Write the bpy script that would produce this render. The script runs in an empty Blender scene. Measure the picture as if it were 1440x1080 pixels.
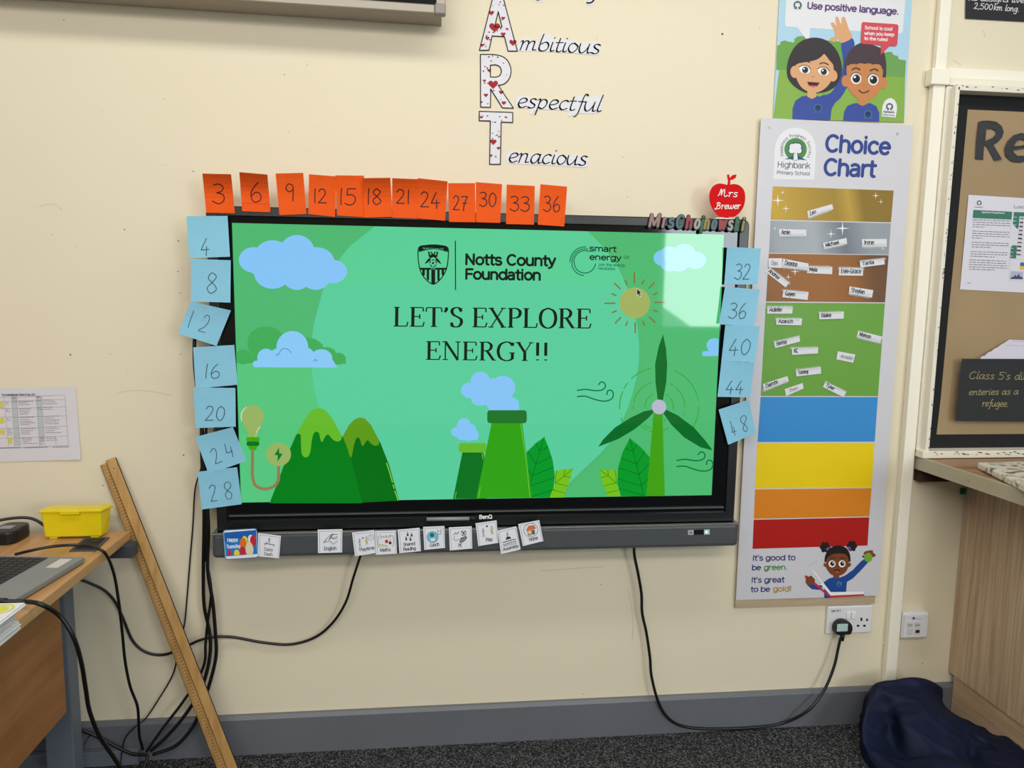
import bpy, bmesh, math, random
from mathutils import Vector, Matrix, noise
from mathutils.geometry import tessellate_polygon

# ------------------------------------------------------------------ camera, world, lights, exposure
SC = bpy.context.scene
COL = SC.collection
CAM = Vector((-0.1594, -2.2709, 1.4641))
RX = Vector((0.99415, -0.107052, 0.014344))      # camera right
RY = Vector((0.000935, -0.124267, -0.992248))    # camera down
RZ = Vector((0.108005, 0.986457, -0.12344))      # viewing direction
F = 1040.0
cd = bpy.data.cameras.new('camera'); co = bpy.data.objects.new('camera', cd); COL.objects.link(co)
co.matrix_world = Matrix(((RX.x, -RY.x, -RZ.x, CAM.x), (RX.y, -RY.y, -RZ.y, CAM.y), (RX.z, -RY.z, -RZ.z, CAM.z), (0, 0, 0, 1)))
cd.sensor_width = 36.0; cd.lens = F / 1440 * 36; cd.clip_start = 0.05
SC.camera = co
W = bpy.data.worlds.new('room_light'); SC.world = W; W.use_nodes = True
W.node_tree.nodes['Background'].inputs[0].default_value = (0.80, 0.90, 1.0, 1)
W.node_tree.nodes['Background'].inputs[1].default_value = 0.42
def area(name, loc, aim, sx, sy, power, col):
    l = bpy.data.lights.new(name, 'AREA'); l.shape = 'RECTANGLE'; l.size = sx; l.size_y = sy; l.energy = power; l.color = col
    o = bpy.data.objects.new(name, l); COL.objects.link(o); o.location = loc
    o.rotation_euler = (Vector(aim) - Vector(loc)).to_track_quat('-Z', 'Y').to_euler()
    return o
area('ceiling_panel_light', (0.05, -0.99, 2.90), (0.05, -0.75, 0), 3.6, 0.30, 25, (1.0, 0.97, 0.925))
area('ceiling_panel_light', (-0.4, -3.2, 2.90), (-0.4, -1.6, 0.2), 3.4, 0.60, 72, (1.0, 0.975, 0.935))
area('ceiling_panel_light', (-0.2, -5.0, 2.90), (-0.2, -2.5, 0.0), 3.4, 0.60, 70, (1.0, 0.975, 0.935))  # unseen third panel, added to brighten the lower part of the front wall
area('window_daylight', (3.22, -5.92, 1.84), (3.0, 0, 1.5), 1.66, 1.46, 74, (0.86, 0.94, 1.0))
SC.view_settings.view_transform = 'Standard'; SC.view_settings.look = 'None'
SC.view_settings.exposure = 0.0; SC.view_settings.gamma = 1.0; SC.view_settings.use_curve_mapping = False
SC.cycles.use_denoising = True

# ------------------------------------------------------------------ points
def ray(u, v): return RX * ((u - 720) / F) + RY * ((v - 540) / F) + RZ
def at(u, v, Y=0.0):
    d = ray(u, v); return CAM + d * ((Y - CAM.y) / d.y)
def atz(u, v, Z=0.0):
    d = ray(u, v); return CAM + d * ((Z - CAM.z) / d.z)
def atx(u, v, X):
    d = ray(u, v); return CAM + d * ((X - CAM.x) / d.x)

# ------------------------------------------------------------------ materials
def lin(c):
    c = c / 255.0
    return c / 12.92 if c <= 0.04045 else ((c + 0.055) / 1.055) ** 2.4
def rgb(t): return (lin(t[0]), lin(t[1]), lin(t[2]), 1)
MATS = {}
def mat(name, col, rough=0.6, spec=0.4, metal=0.0, coat=0.0, var=0.0, vscale=40.0, bump=0.0, bscale=200.0, emit=0.0, sheen=0.0, base=None):
    if name in MATS: return MATS[name]
    m = bpy.data.materials.new(name); m.use_nodes = True; nt = m.node_tree; b = nt.nodes['Principled BSDF']
    b.inputs['Base Color'].default_value = rgb(base if base else col); b.inputs['Roughness'].default_value = rough
    b.inputs['Specular IOR Level'].default_value = spec; b.inputs['Metallic'].default_value = metal
    b.inputs['Coat Weight'].default_value = coat; b.inputs['Coat Roughness'].default_value = 0.08
    b.inputs['Sheen Weight'].default_value = sheen
    if emit:
        b.inputs['Emission Color'].default_value = rgb(col); b.inputs['Emission Strength'].default_value = emit
    if var or bump:
        tc = nt.nodes.new('ShaderNodeTexCoord')
    if var:
        n = nt.nodes.new('ShaderNodeTexNoise'); n.inputs['Scale'].default_value = vscale; n.inputs['Detail'].default_value = 5
        r = nt.nodes.new('ShaderNodeValToRGB'); c = rgb(col)
        r.color_ramp.elements[0].position = 0.3; r.color_ramp.elements[1].position = 0.7
        r.color_ramp.elements[0].color = (c[0]*(1-var), c[1]*(1-var), c[2]*(1-var), 1)
        r.color_ramp.elements[1].color = (min(1, c[0]*(1+var)), min(1, c[1]*(1+var)), min(1, c[2]*(1+var)), 1)
        nt.links.new(tc.outputs['Object'], n.inputs['Vector']); nt.links.new(n.outputs['Fac'], r.inputs['Fac'])
        nt.links.new(r.outputs['Color'], b.inputs['Base Color'])
    if bump:
        n2 = nt.nodes.new('ShaderNodeTexNoise'); n2.inputs['Scale'].default_value = bscale; n2.inputs['Detail'].default_value = 4
        bp = nt.nodes.new('ShaderNodeBump'); bp.inputs['Strength'].default_value = bump; bp.inputs['Distance'].default_value = 0.002
        nt.links.new(tc.outputs['Object'], n2.inputs['Vector']); nt.links.new(n2.outputs['Fac'], bp.inputs['Height'])
        nt.links.new(bp.outputs['Normal'], b.inputs['Normal'])
    MATS[name] = m; return m
def wood(name, c1, c2, axis='Z', scale=14.0, rough=0.45, stretch=0.06, coat=0.0):
    if name in MATS: return MATS[name]
    m = bpy.data.materials.new(name); m.use_nodes = True; nt = m.node_tree; b = nt.nodes['Principled BSDF']
    tc = nt.nodes.new('ShaderNodeTexCoord'); mp = nt.nodes.new('ShaderNodeMapping')
    s = [scale]*3; s['XYZ'.index(axis)] = scale*stretch; mp.inputs['Scale'].default_value = s
    n = nt.nodes.new('ShaderNodeTexNoise'); n.inputs['Scale'].default_value = 3.0; n.inputs['Detail'].default_value = 8; n.inputs['Distortion'].default_value = 0.8
    r = nt.nodes.new('ShaderNodeValToRGB'); r.color_ramp.elements[0].position = 0.35; r.color_ramp.elements[1].position = 0.68
    r.color_ramp.elements[0].color = rgb(c1); r.color_ramp.elements[1].color = rgb(c2)
    nt.links.new(tc.outputs['Object'], mp.inputs['Vector']); nt.links.new(mp.outputs['Vector'], n.inputs['Vector'])
    nt.links.new(n.outputs['Fac'], r.inputs['Fac']); nt.links.new(r.outputs['Color'], b.inputs['Base Color'])
    b.inputs['Roughness'].default_value = rough; b.inputs['Coat Weight'].default_value = coat
    MATS[name] = m; return m
def scr(name, col):                                  # a colour shown by the lit screen, behind its glass
    return mat('screen_' + name, col, rough=0.035, spec=0.5, emit=0.93, base=(6, 8, 8))
def marble(name):
    m = bpy.data.materials.new(name); m.use_nodes = True; nt = m.node_tree; b = nt.nodes['Principled BSDF']
    tc = nt.nodes.new('ShaderNodeTexCoord'); n = nt.nodes.new('ShaderNodeTexNoise'); n.inputs['Scale'].default_value = 14; n.inputs['Detail'].default_value = 9; n.inputs['Distortion'].default_value = 2.2
    r = nt.nodes.new('ShaderNodeValToRGB'); e = r.color_ramp.elements; e[0].position = 0.38; e[0].color = rgb((110, 105, 98)); e[1].position = 0.52; e[1].color = rgb((226, 220, 205))
    x = e.new(0.45); x.color = rgb((196, 186, 165))
    nt.links.new(tc.outputs['Object'], n.inputs['Vector']); nt.links.new(n.outputs['Fac'], r.inputs['Fac']); nt.links.new(r.outputs['Color'], b.inputs['Base Color'])
    b.inputs['Roughness'].default_value = 0.35
    return m
def tape_mat():
    m = bpy.data.materials.new('clear_tape'); m.use_nodes = True; nt = m.node_tree; nt.nodes.remove(nt.nodes['Principled BSDF'])
    t = nt.nodes.new('ShaderNodeBsdfTransparent'); g = nt.nodes.new('ShaderNodeBsdfPrincipled'); x = nt.nodes.new('ShaderNodeMixShader')
    g.inputs['Base Color'].default_value = rgb((225, 232, 232)); g.inputs['Roughness'].default_value = 0.15; x.inputs[0].default_value = 0.2
    nt.links.new(t.outputs[0], x.inputs[1]); nt.links.new(g.outputs[0], x.inputs[2]); nt.links.new(x.outputs[0], nt.nodes['Material Output'].inputs[0])
    return m

# ------------------------------------------------------------------ objects
WLOC = {}
def wl(o): return WLOC.get(o.name, Vector((0, 0, 0)))
def tag(o, label=None, cat=None, group=None, kind=None):
    if label: o['label'] = label
    if cat: o['category'] = cat
    if group: o['group'] = group
    if kind: o['kind'] = kind
    return o
def thing(name, loc, label, cat, group=None):
    o = bpy.data.objects.new(name, None); COL.objects.link(o); o.location = loc; o.empty_display_size = 0.05
    WLOC[o.name] = Vector(loc); return tag(o, label, cat, group)
def link_mesh(name, verts, faces, fmats, mats, parent=None, smooth=False):
    lo = Vector([min(v[i] for v in verts) for i in range(3)]); hi = Vector([max(v[i] for v in verts) for i in range(3)]); c = (lo + hi) / 2
    me = bpy.data.meshes.new(name); me.from_pydata([Vector(v) - c for v in verts], [], faces)
    for m in mats: me.materials.append(m)
    me.polygons.foreach_set('material_index', fmats)
    if smooth: me.polygons.foreach_set('use_smooth', [True]*len(faces))
    me.update()
    o = bpy.data.objects.new(name, me); COL.objects.link(o)
    o.location = c - (wl(parent) if parent else Vector((0, 0, 0))); WLOC[o.name] = c
    if parent: o.parent = parent
    return o

class MB:
    """collects shapes for one mesh object"""
    def __init__(s): s.v = []; s.f = []; s.fm = []; s.m = []; s.sm = False
    def mi(s, m):
        if m not in s.m: s.m.append(m)
        return s.m.index(m)
    def add(s, verts, faces, m):
        k = len(s.v); s.v += [Vector(v) for v in verts]; i = s.mi(m)
        for f in faces: s.f.append([k + j for j in f]); s.fm.append(i)
        return s
    def bm(s, b, m):
        b.verts.index_update(); b.normal_update()
        s.add([v.co.copy() for v in b.verts], [[v.index for v in f.verts] for f in b.faces], m); b.free(); return s
    def box(s, lo, hi, m, bev=0.0, seg=2):
        b = bmesh.new(); bmesh.ops.create_cube(b, size=1)
        for v in b.verts:
            v.co = Vector([lo[i] + (v.co[i] + 0.5) * (hi[i] - lo[i]) for i in range(3)])
        if bev: bmesh.ops.bevel(b, geom=b.edges[:], offset=bev, segments=seg, profile=0.5, affect='EDGES')
        return s.bm(b, m)
    def hexa(s, p, m, bev=0.0):                       # p: 4 bottom + 4 top corners
        b = bmesh.new(); vs = [b.verts.new(q) for q in p]
        for f in ((3, 2, 1, 0), (4, 5, 6, 7), (0, 1, 5, 4), (1, 2, 6, 5), (2, 3, 7, 6), (3, 0, 4, 7)): b.faces.new([vs[i] for i in f])
        bmesh.ops.recalc_face_normals(b, faces=b.faces[:])
        if bev: bmesh.ops.bevel(b, geom=b.edges[:], offset=bev, segments=2, profile=0.5, affect='EDGES')
        return s.bm(b, m)
    def prism(s, loop, d, m, bev=0.0):                # loop of points pushed along d
        b = bmesh.new(); d = Vector(d)
        vs = [b.verts.new(Vector(q)) for q in loop]; b.faces.new(vs)
        r = bmesh.ops.extrude_face_region(b, geom=b.faces[:])
        for e in r['geom']:
            if isinstance(e, bmesh.types.BMVert): e.co += d
        bmesh.ops.recalc_face_normals(b, faces=b.faces[:])
        if bev:
            es = [e for e in b.edges if len(e.link_faces) == 2 and e.calc_face_angle(0) > 0.6]
            bmesh.ops.bevel(b, geom=es, offset=bev, segments=2, profile=0.5, affect='EDGES')
        return s.bm(b, m)
    def tube(s, pts, r, m, n=8, cap=True):
        pts = [Vector(p) for p in pts]; rings = []; N = len(pts); up = None
        for i, p in enumerate(pts):
            t = (pts[min(i+1, N-1)] - pts[max(i-1, 0)]).normalized()
            if up is None: up = t.orthogonal().normalized()
            up = (up - t * up.dot(t)).normalized(); w = t.cross(up)
            rr = r[i] if isinstance(r, (list, tuple)) else r
            rings.append([p + (up * math.cos(2*math.pi*k/n) + w * math.sin(2*math.pi*k/n)) * rr for k in range(n)])
        v = [q for g in rings for q in g]; f = []
        for i in range(N-1):
            for k in range(n): f.append((i*n+k, i*n+(k+1) % n, (i+1)*n+(k+1) % n, (i+1)*n+k))
        if cap: f.append(tuple(range(n-1, -1, -1))); f.append(tuple((N-1)*n+k for k in range(n)))
        s.sm = True; return s.add(v, f, m)
    def cyl(s, a, b, r, m, n=20): 
        k = s.sm; s.tube([a, b], r, m, n); s.sm = k; return s
    def build(s, name, parent=None, smooth=None):
        o = link_mesh(name, s.v, s.f, s.fm, s.m, parent, s.sm if smooth is None else smooth); return o

def catmull(pts, n=6, closed=False):
    if len(pts) < 3: return [tuple(p) for p in pts]
    out = []; N = len(pts); rng = range(N if closed else N-1)
    for i in rng:
        if closed: p0, p1, p2, p3 = pts[(i-1) % N], pts[i], pts[(i+1) % N], pts[(i+2) % N]
        else: p0, p1, p2, p3 = pts[max(i-1, 0)], pts[i], pts[i+1], pts[min(i+2, N-1)]
        for k in range(n):
            t = k / n
            out.append(tuple(0.5*((2*b)+(c-a)*t+(2*a-5*b+4*c-d)*t*t+(3*b-a-3*c+d)*t**3) for a, b, c, d in zip(p0, p1, p2, p3)))
    if not closed: out.append(tuple(pts[-1]))
    return out

# ------------------------------------------------------------------ type
# single stroke alphabet, x-height 1
A1 = {
 'a': (1.05, [[(.88,.85),(.55,1),(.2,.75),(.1,.3),(.3,0),(.6,.2),(.88,.85)], [(.9,.98),(.78,.25),(.85,.02),(1.05,.12)]]),
 'b': (.95, [[(.3,1.75),(.15,.9),(.1,.2),(.4,0),(.75,.2),(.85,.65),(.6,.95),(.2,.7)]]),
 'c': (.85, [[(.8,.85),(.55,1),(.2,.75),(.1,.3),(.35,0),(.75,.18)]]),
 'd': (1.05, [[(.85,.85),(.55,1),(.2,.75),(.1,.3),(.3,0),(.6,.2),(.85,.85)], [(1.05,1.75),(.85,.7),(.78,.2),(.87,.02),(1.05,.12)]]),
 'e': (.88, [[(.12,.45),(.5,.52),(.8,.75),(.6,1),(.25,.85),(.1,.35),(.35,0),(.8,.18)]]),
 'f': (.75, [[(.95,1.6),(.75,1.75),(.58,1.4),(.42,.4),(.25,-.4),(0,-.65)], [(.2,.95),(.8,.95)]]),
 'g': (1.0, [[(.85,.85),(.55,1),(.2,.75),(.1,.35),(.3,.08),(.6,.25),(.85,.85)], [(.9,.98),(.78,.1),(.6,-.55),(.2,-.65),(.05,-.45)]]),
 'h': (1.0, [[(.35,1.75),(.1,0)], [(.15,.5),(.45,.95),(.75,.95),(.75,.5),(.7,.1),(.95,.1)]]),
 'i': (.45, [[(.22,.98),(.12,.25),(.2,.02),(.42,.14)], [(.3,1.38),(.32,1.46)]]),
 'j': (.45, [[(.3,.98),(.15,0),(0,-.55),(-.25,-.6)], [(.36,1.38),(.38,1.46)]]),
 'k': (.9, [[(.3,1.75),(.1,0)], [(.8,.95),(.2,.5),(.5,.3),(.85,0)]]),
 'l': (.45, [[(.4,1.75),(.2,.7),(.12,.2),(.22,.02),(.45,.14)]]),
 'm': (1.55, [[(.05,.85),(.22,.98),(.2,.6),(.1,0)], [(.17,.55),(.45,.95),(.7,.9),(.65,.4),(.6,0)], [(.65,.55),(.95,.95),(1.2,.9),(1.15,.4),(1.15,.08),(1.4,.1)]]),
 'n': (1.05, [[(.05,.85),(.22,.98),(.2,.6),(.1,0)], [(.17,.55),(.45,.95),(.75,.9),(.72,.4),(.7,.08),(.98,.1)]]),
 'o': (.95, [[(.5,1),(.2,.8),(.1,.35),(.35,0),(.7,.2),(.85,.65),(.5,1)]]),
 'p': (1.0, [[(.05,.85),(.25,.98),(.15,.2),(.0,-.65)], [(.17,.5),(.45,.95),(.8,.85),(.8,.4),(.5,0),(.17,.15)]]),
 'r': (.75, [[(.05,.85),(.22,.98),(.2,.6),(.1,0)], [(.17,.5),(.4,.9),(.7,.95)]]),
 's': (.8, [[(.72,.88),(.45,1),(.2,.8),(.35,.55),(.6,.38),(.6,.12),(.3,0),(.05,.12)]]),
 't': (.6, [[(.35,1.4),(.2,.4),(.22,.05),(.4,.0),(.58,.14)], [(.05,.95),(.6,.98)]]),
 'u': (1.05, [[(.1,.98),(.05,.4),(.2,.02),(.5,.15),(.8,.7)], [(.85,.98),(.76,.25),(.83,.02),(1.03,.12)]]),
 'v': (.9, [[(.1,.98),(.4,0),(.85,.98)]]),
 'w': (1.35, [[(.1,.98),(.1,.3),(.3,0),(.6,.4),(.68,.9)], [(.65,.6),(.7,.1),(.95,.05),(1.2,.5),(1.2,.98)]]),
 'y': (1.0, [[(.15,.98),(.12,.4),(.35,.1),(.75,.6)], [(.88,.98),(.7,.1),(.45,-.55),(.1,-.6)]]),
 'C': (1.25, [[(1.15,1.4),(.8,1.6),(.3,1.2),(.12,.6),(.35,.05),(.8,.02),(1.1,.3)]]),
 'M': (1.75, [[(.05,.1),(.25,.5),(.45,1.4),(.55,1.6),(.6,1.1),(.55,.3)], [(.55,.3),(.8,1.2),(1.05,1.6),(1.1,1.1),(1.05,.3),(1.25,.0),(1.6,.3)]]),
 'B': (1.35, [[(.6,1.6),(.4,.8),(.2,.05),(-.1,-.1),(-.1,.15)], [(.25,1.45),(.7,1.7),(1.05,1.4),(.8,1.0),(.45,.88)], [(.45,.88),(.95,.85),(1.1,.45),(.8,.05),(.3,.08)]]),
 'L': (1.0, [[(.3,1.6),(.15,.1)], [(.15,.05),(.9,.05)]]),
 '0': (1.0, [[(.5,1.6),(.2,1.2),(.15,.5),(.45,0),(.8,.4),(.85,1.2),(.5,1.6)]]),
 '1': (.45, [[(.25,1.6),(.2,.8),(.2,0)]]),
 '2': (1.0, [[(.15,1.3),(.35,1.6),(.7,1.5),(.75,1.1),(.5,.6),(.1,.03)], [(.1,.03),(.85,.05)]]),
 '3': (1.0, [[(.15,1.5),(.5,1.62),(.8,1.4),(.7,1.05),(.38,.9)], [(.38,.9),(.8,.75),(.85,.3),(.5,0),(.08,.2)]]),
 '4': (1.0, [[(.55,1.6),(.1,.45)], [(.1,.45),(.85,.5)], [(.6,.8),(.6,-.1)]]),
 '5': (1.0, [[(.85,1.6),(.25,1.58)], [(.25,1.58),(.2,.95)], [(.2,.95),(.6,1.0),(.85,.6),(.65,.1),(.3,0),(.05,.15)]]),
 '6': (1.0, [[(.65,1.6),(.3,1.1),(.15,.5),(.35,0),(.75,.15),(.8,.6),(.5,.8),(.2,.5)]]),
 '7': (1.0, [[(.1,1.55),(.85,1.58)], [(.85,1.58),(.5,.8),(.35,-.05)], [(.3,.8),(.75,.82)]]),
 '8': (1.0, [[(.5,.85),(.2,1.2),(.45,1.6),(.8,1.3),(.5,.85),(.15,.4),(.45,0),(.85,.35),(.5,.85)]]),
 '9': (1.0, [[(.8,1.1),(.5,.85),(.2,1.1),(.4,1.55),(.75,1.45),(.8,1.1),(.78,.5),(.75,0)]]),
 "'": (.3, [[(.2,1.6),(.12,1.3)]]), '.': (.4, [[(.15,.0),(.2,.05)]]), ',': (.4, [[(.2,.08),(.1,-.25)]]), ' ': (.6, []),
}
def _e(cx, cy, rx, ry, a0, a1, n=9): return [(cx+rx*math.cos(math.radians(a0+(a1-a0)*k/n)), cy+ry*math.sin(math.radians(a0+(a1-a0)*k/n))) for k in range(n+1)]
# upright sans of even strokes, cap height 1, x-height .72
_O = lambda cx=.33, rx=.27: _e(cx, .36, rx, .36, 0, 360, 18)
SA = {
 'a': (.62, [_e(.28,.51,.22,.21,140,0)+[(.5,0)], [(.5,.41),(.3,.40)]+_e(.25,.2,.2,.2,105,300)+[(.5,.18)]]),
 'b': (.66, [[(.08,1),(.08,0)], _O(.36)]), 'c': (.6, [_e(.33,.36,.27,.36,45,315,14)]), 'd': (.68, [[(.6,1),(.6,0)], _O(.33)]),
 'e': (.64, [[(.07,.38),(.58,.38)]+_e(.33,.36,.26,.36,5,315,15)]), 'f': (.38, [[(.38,.98)]+_e(.3,.82,.14,.17,75,180,5)+[(.16,0)], [(.02,.70),(.36,.70)]]),
 'g': (.68, [_O(.33), [(.6,.72),(.6,-.05)]+_e(.34,-.04,.26,.24,0,-150)]), 'h': (.64, [[(.08,1),(.08,0)], [(.08,.4)]+_e(.31,.46,.23,.26,175,0)+[(.54,0)]]),
 'i': (.25, [[(.12,.72),(.12,0)], [(.12,.96),(.12,1.0)]]), 'j': (.25, [[(.12,.72),(.12,-.15),(0,-.27)], [(.12,.96),(.12,1.0)]]), 'k': (.58, [[(.08,1),(.08,0)], [(.5,.72),(.1,.3)], [(.25,.44),(.54,0)]]),
 'l': (.25, [[(.12,1),(.12,0)]]), 'm': (.95, [[(.08,.72),(.08,0)], [(.08,.4)]+_e(.28,.48,.2,.24,170,0)+[(.48,0)], [(.48,.42)]+_e(.68,.48,.2,.24,165,0)+[(.88,0)]]),
 'n': (.64, [[(.08,.72),(.08,0)], [(.08,.4)]+_e(.31,.46,.23,.26,175,0)+[(.54,0)]]), 'o': (.66, [_O()]), 'p': (.68, [[(.08,.72),(.08,-.28)], _O(.36)]),
 'r': (.4, [[(.08,.72),(.08,0)], [(.08,.38)]+_e(.34,.42,.26,.29,165,85,5)]), 's': (.56, [_e(.28,.54,.2,.18,35,230,8)+_e(.28,.18,.22,.19,65,-150,9)]),
 't': (.38, [[(.17,.95),(.17,.15)]+_e(.3,.14,.13,.14,190,280,4), [(.02,.70),(.36,.70)]]), 'u': (.64, [[(.08,.72),(.08,.25)]+_e(.31,.25,.23,.25,180,350)+[(.54,.3)], [(.54,.72),(.54,0)]]),
 'v': (.56, [[(.04,.72),(.28,0),(.52,.72)]]), 'w': (.84, [[(.04,.72),(.22,0),(.42,.68),(.62,0),(.8,.72)]]), 'x': (.54, [[(.04,.72),(.5,0)], [(.5,.72),(.04,0)]]),
 'y': (.56, [[(.04,.72),(.28,.04)], [(.52,.72),(.24,-.16),(.06,-.26)]]), 'z': (.54, [[(.05,.70),(.48,.70),(.05,.02),(.5,.02)]]),
 'A': (.74, [[(.03,0),(.37,1),(.71,0)], [(.15,.34),(.59,.34)]]), 'B': (.72, [[(.1,0),(.1,1)], [(.1,1)]+_e(.38,.76,.22,.24,90,-90)+[(.1,.52)], [(.38,.52)]+_e(.38,.26,.26,.26,90,-90)+[(.1,0)]]),
 'C': (.78, [_e(.42,.5,.34,.5,48,312,16)]), 'D': (.76, [[(.1,0),(.1,1)]+_e(.32,.5,.36,.5,90,-90,12)+[(.1,0)]]), 'E': (.64, [[(.58,1),(.1,1),(.1,0),(.6,0)], [(.1,.52),(.54,.52)]]),
 'F': (.62, [[(.58,.98),(.1,.98),(.1,0)], [(.1,.5),(.52,.5)]]), 'G': (.8, [_e(.42,.5,.34,.5,48,330,16)+[(.74,.42),(.44,.42)]]), 'H': (.76, [[(.1,0),(.1,1)], [(.66,0),(.66,1)], [(.1,.52),(.66,.52)]]),
 'I': (.26, [[(.13,0),(.13,1)]]), 'J': (.55, [[(.42,1),(.42,.25)]+_e(.24,.22,.18,.22,0,-170)]), 'K': (.7, [[(.1,0),(.1,1)], [(.62,1),(.12,.4)], [(.28,.58),(.66,0)]]), 'L': (.58, [[(.1,1),(.1,0),(.55,0)]]),
 'M': (.9, [[(.1,0),(.1,1),(.45,.1),(.8,1),(.8,0)]]), 'N': (.78, [[(.1,0),(.1,1),(.66,0),(.66,1)]]), 'O': (.84, [_e(.42,.5,.35,.5,0,360,20)]), 'P': (.66, [[(.1,0),(.1,1)]+_e(.36,.74,.24,.26,90,-90)+[(.1,.48)]]),
 'Q': (.84, [_e(.42,.5,.35,.5,0,360,20), [(.5,.25),(.76,-.05)]]), 'R': (.7, [[(.1,0),(.1,1)]+_e(.38,.75,.22,.25,90,-90)+[(.1,.5)], [(.38,.5),(.64,0)]]), 'S': (.68, [_e(.34,.75,.25,.25,35,235,9)+_e(.34,.26,.28,.26,65,-150,10)]),
 'T': (.66, [[(.33,0),(.33,.98)], [(.02,.98),(.64,.98)]]), 'U': (.76, [[(.1,1),(.1,.3)]+_e(.38,.3,.28,.3,180,360)+[(.66,1)]]), 'Y': (.68, [[(.02,1),(.34,.45),(.66,1)], [(.34,.45),(.34,0)]]),
 '!': (.26, [[(.13,1),(.13,.28)], [(.13,.03),(.13,.05)]]), '.': (.26, [[(.13,.03),(.13,.05)]]), "'": (.2, [[(.1,1),(.08,.8)]]), ' ': (.3, []), '/': (.4, [[(.02,0),(.38,1)]]), '-': (.4, [[(.06,.36),(.34,.36)]]), ':': (.25, [[(.12,.03),(.12,.05)], [(.12,.6),(.12,.62)]]), ',': (.25, [[(.12,.05),(.06,-.14)]]),
}
for i_, d_ in enumerate('0123456789'):
    k_, s_ = A1[d_]; SA[d_] = (.62*max(k_, .6), [[(p[0]*.6, p[1]/1.6) for p in catmull(q, 4)] for q in s_])
# cap serif glyphs, height 1: (advance, strokes[(points, thin?)], serifs[(x, y, half)])
SER = {
 'L': (.80, [[(.2,0),(.2,1)], [(.06,.02),(.70,.02)], [(.70,.02),(.75,.24)]], [(.2,.98,.14)]),
 'E': (.82, [[(.2,0),(.2,1)], [(.06,.02),(.70,.02)], [(.70,.02),(.76,.24)], [(.06,.98),(.70,.98)], [(.70,.98),(.71,.78)], [(.2,.52),(.54,.52)], [(.54,.40),(.54,.64)]], []),
 'T': (.84, [[(.42,0),(.42,1)], [(.05,.98),(.79,.98)], [(.05,.98),(.03,.76)], [(.79,.98),(.81,.76)]], [(.42,.02,.15)]),
 'X': (.92, [[(.14,1),(.76,0)], [(.74,1),(.14,0)]], [(.14,.98,.13), (.76,.02,.14), (.74,.98,.13), (.14,.02,.13)]),
 'P': (.76, [[(.2,0),(.2,1)], [(.2,.98),(.45,.98),(.62,.88),(.66,.74),(.6,.58),(.45,.5),(.2,.49)]], [(.2,.02,.14), (.14,.98,.08)]),
 'R': (.88, [[(.2,0),(.2,1)], [(.2,.98),(.45,.98),(.6,.88),(.64,.75),(.58,.6),(.45,.53),(.2,.52)], [(.42,.53),(.75,.02)]], [(.2,.02,.14), (.14,.98,.08), (.78,.02,.09)]),
 'N': (.98, [[(.18,0),(.18,1)], [(.18,1),(.80,0)], [(.80,0),(.80,1)]], [(.18,.02,.13), (.12,.98,.1), (.80,.98,.13)]),
 'Y': (.88, [[(.12,1),(.45,.45)], [(.76,1),(.45,.45)], [(.45,0),(.45,.47)]], [(.12,.98,.13), (.76,.98,.12), (.45,.02,.14)]),
 'O': (.96, [[(.48,1.01),(.2,.86),(.1,.5),(.2,.14),(.48,-.01),(.76,.14),(.86,.5),(.76,.86),(.48,1.01)]], []),
 'G': (.96, [[(.80,.82),(.66,.97),(.46,1.0),(.2,.85),(.1,.5),(.2,.15),(.46,0),(.68,.03),(.80,.12)], [(.80,.08),(.80,.42)], [(.80,.80),(.81,.98)]], [(.78,.42,.14)]),
 'S': (.74, [[(.58,.80),(.5,.95),(.36,1.0),(.18,.93),(.13,.78),(.22,.62),(.40,.52),(.57,.40),(.60,.22),(.5,.06),(.33,0),(.18,.05),(.10,.22)], [(.59,.78),(.60,.98)], [(.10,.24),(.09,.02)]], []),
 "'": (.34, [[(.17,1.0),(.19,.88),(.10,.76)]], []),
 '!': (.40, [[(.2,1.0),(.2,.28)], [(.2,.03),(.2,.09)]], []), ' ': (.36, [], []),
}

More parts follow.
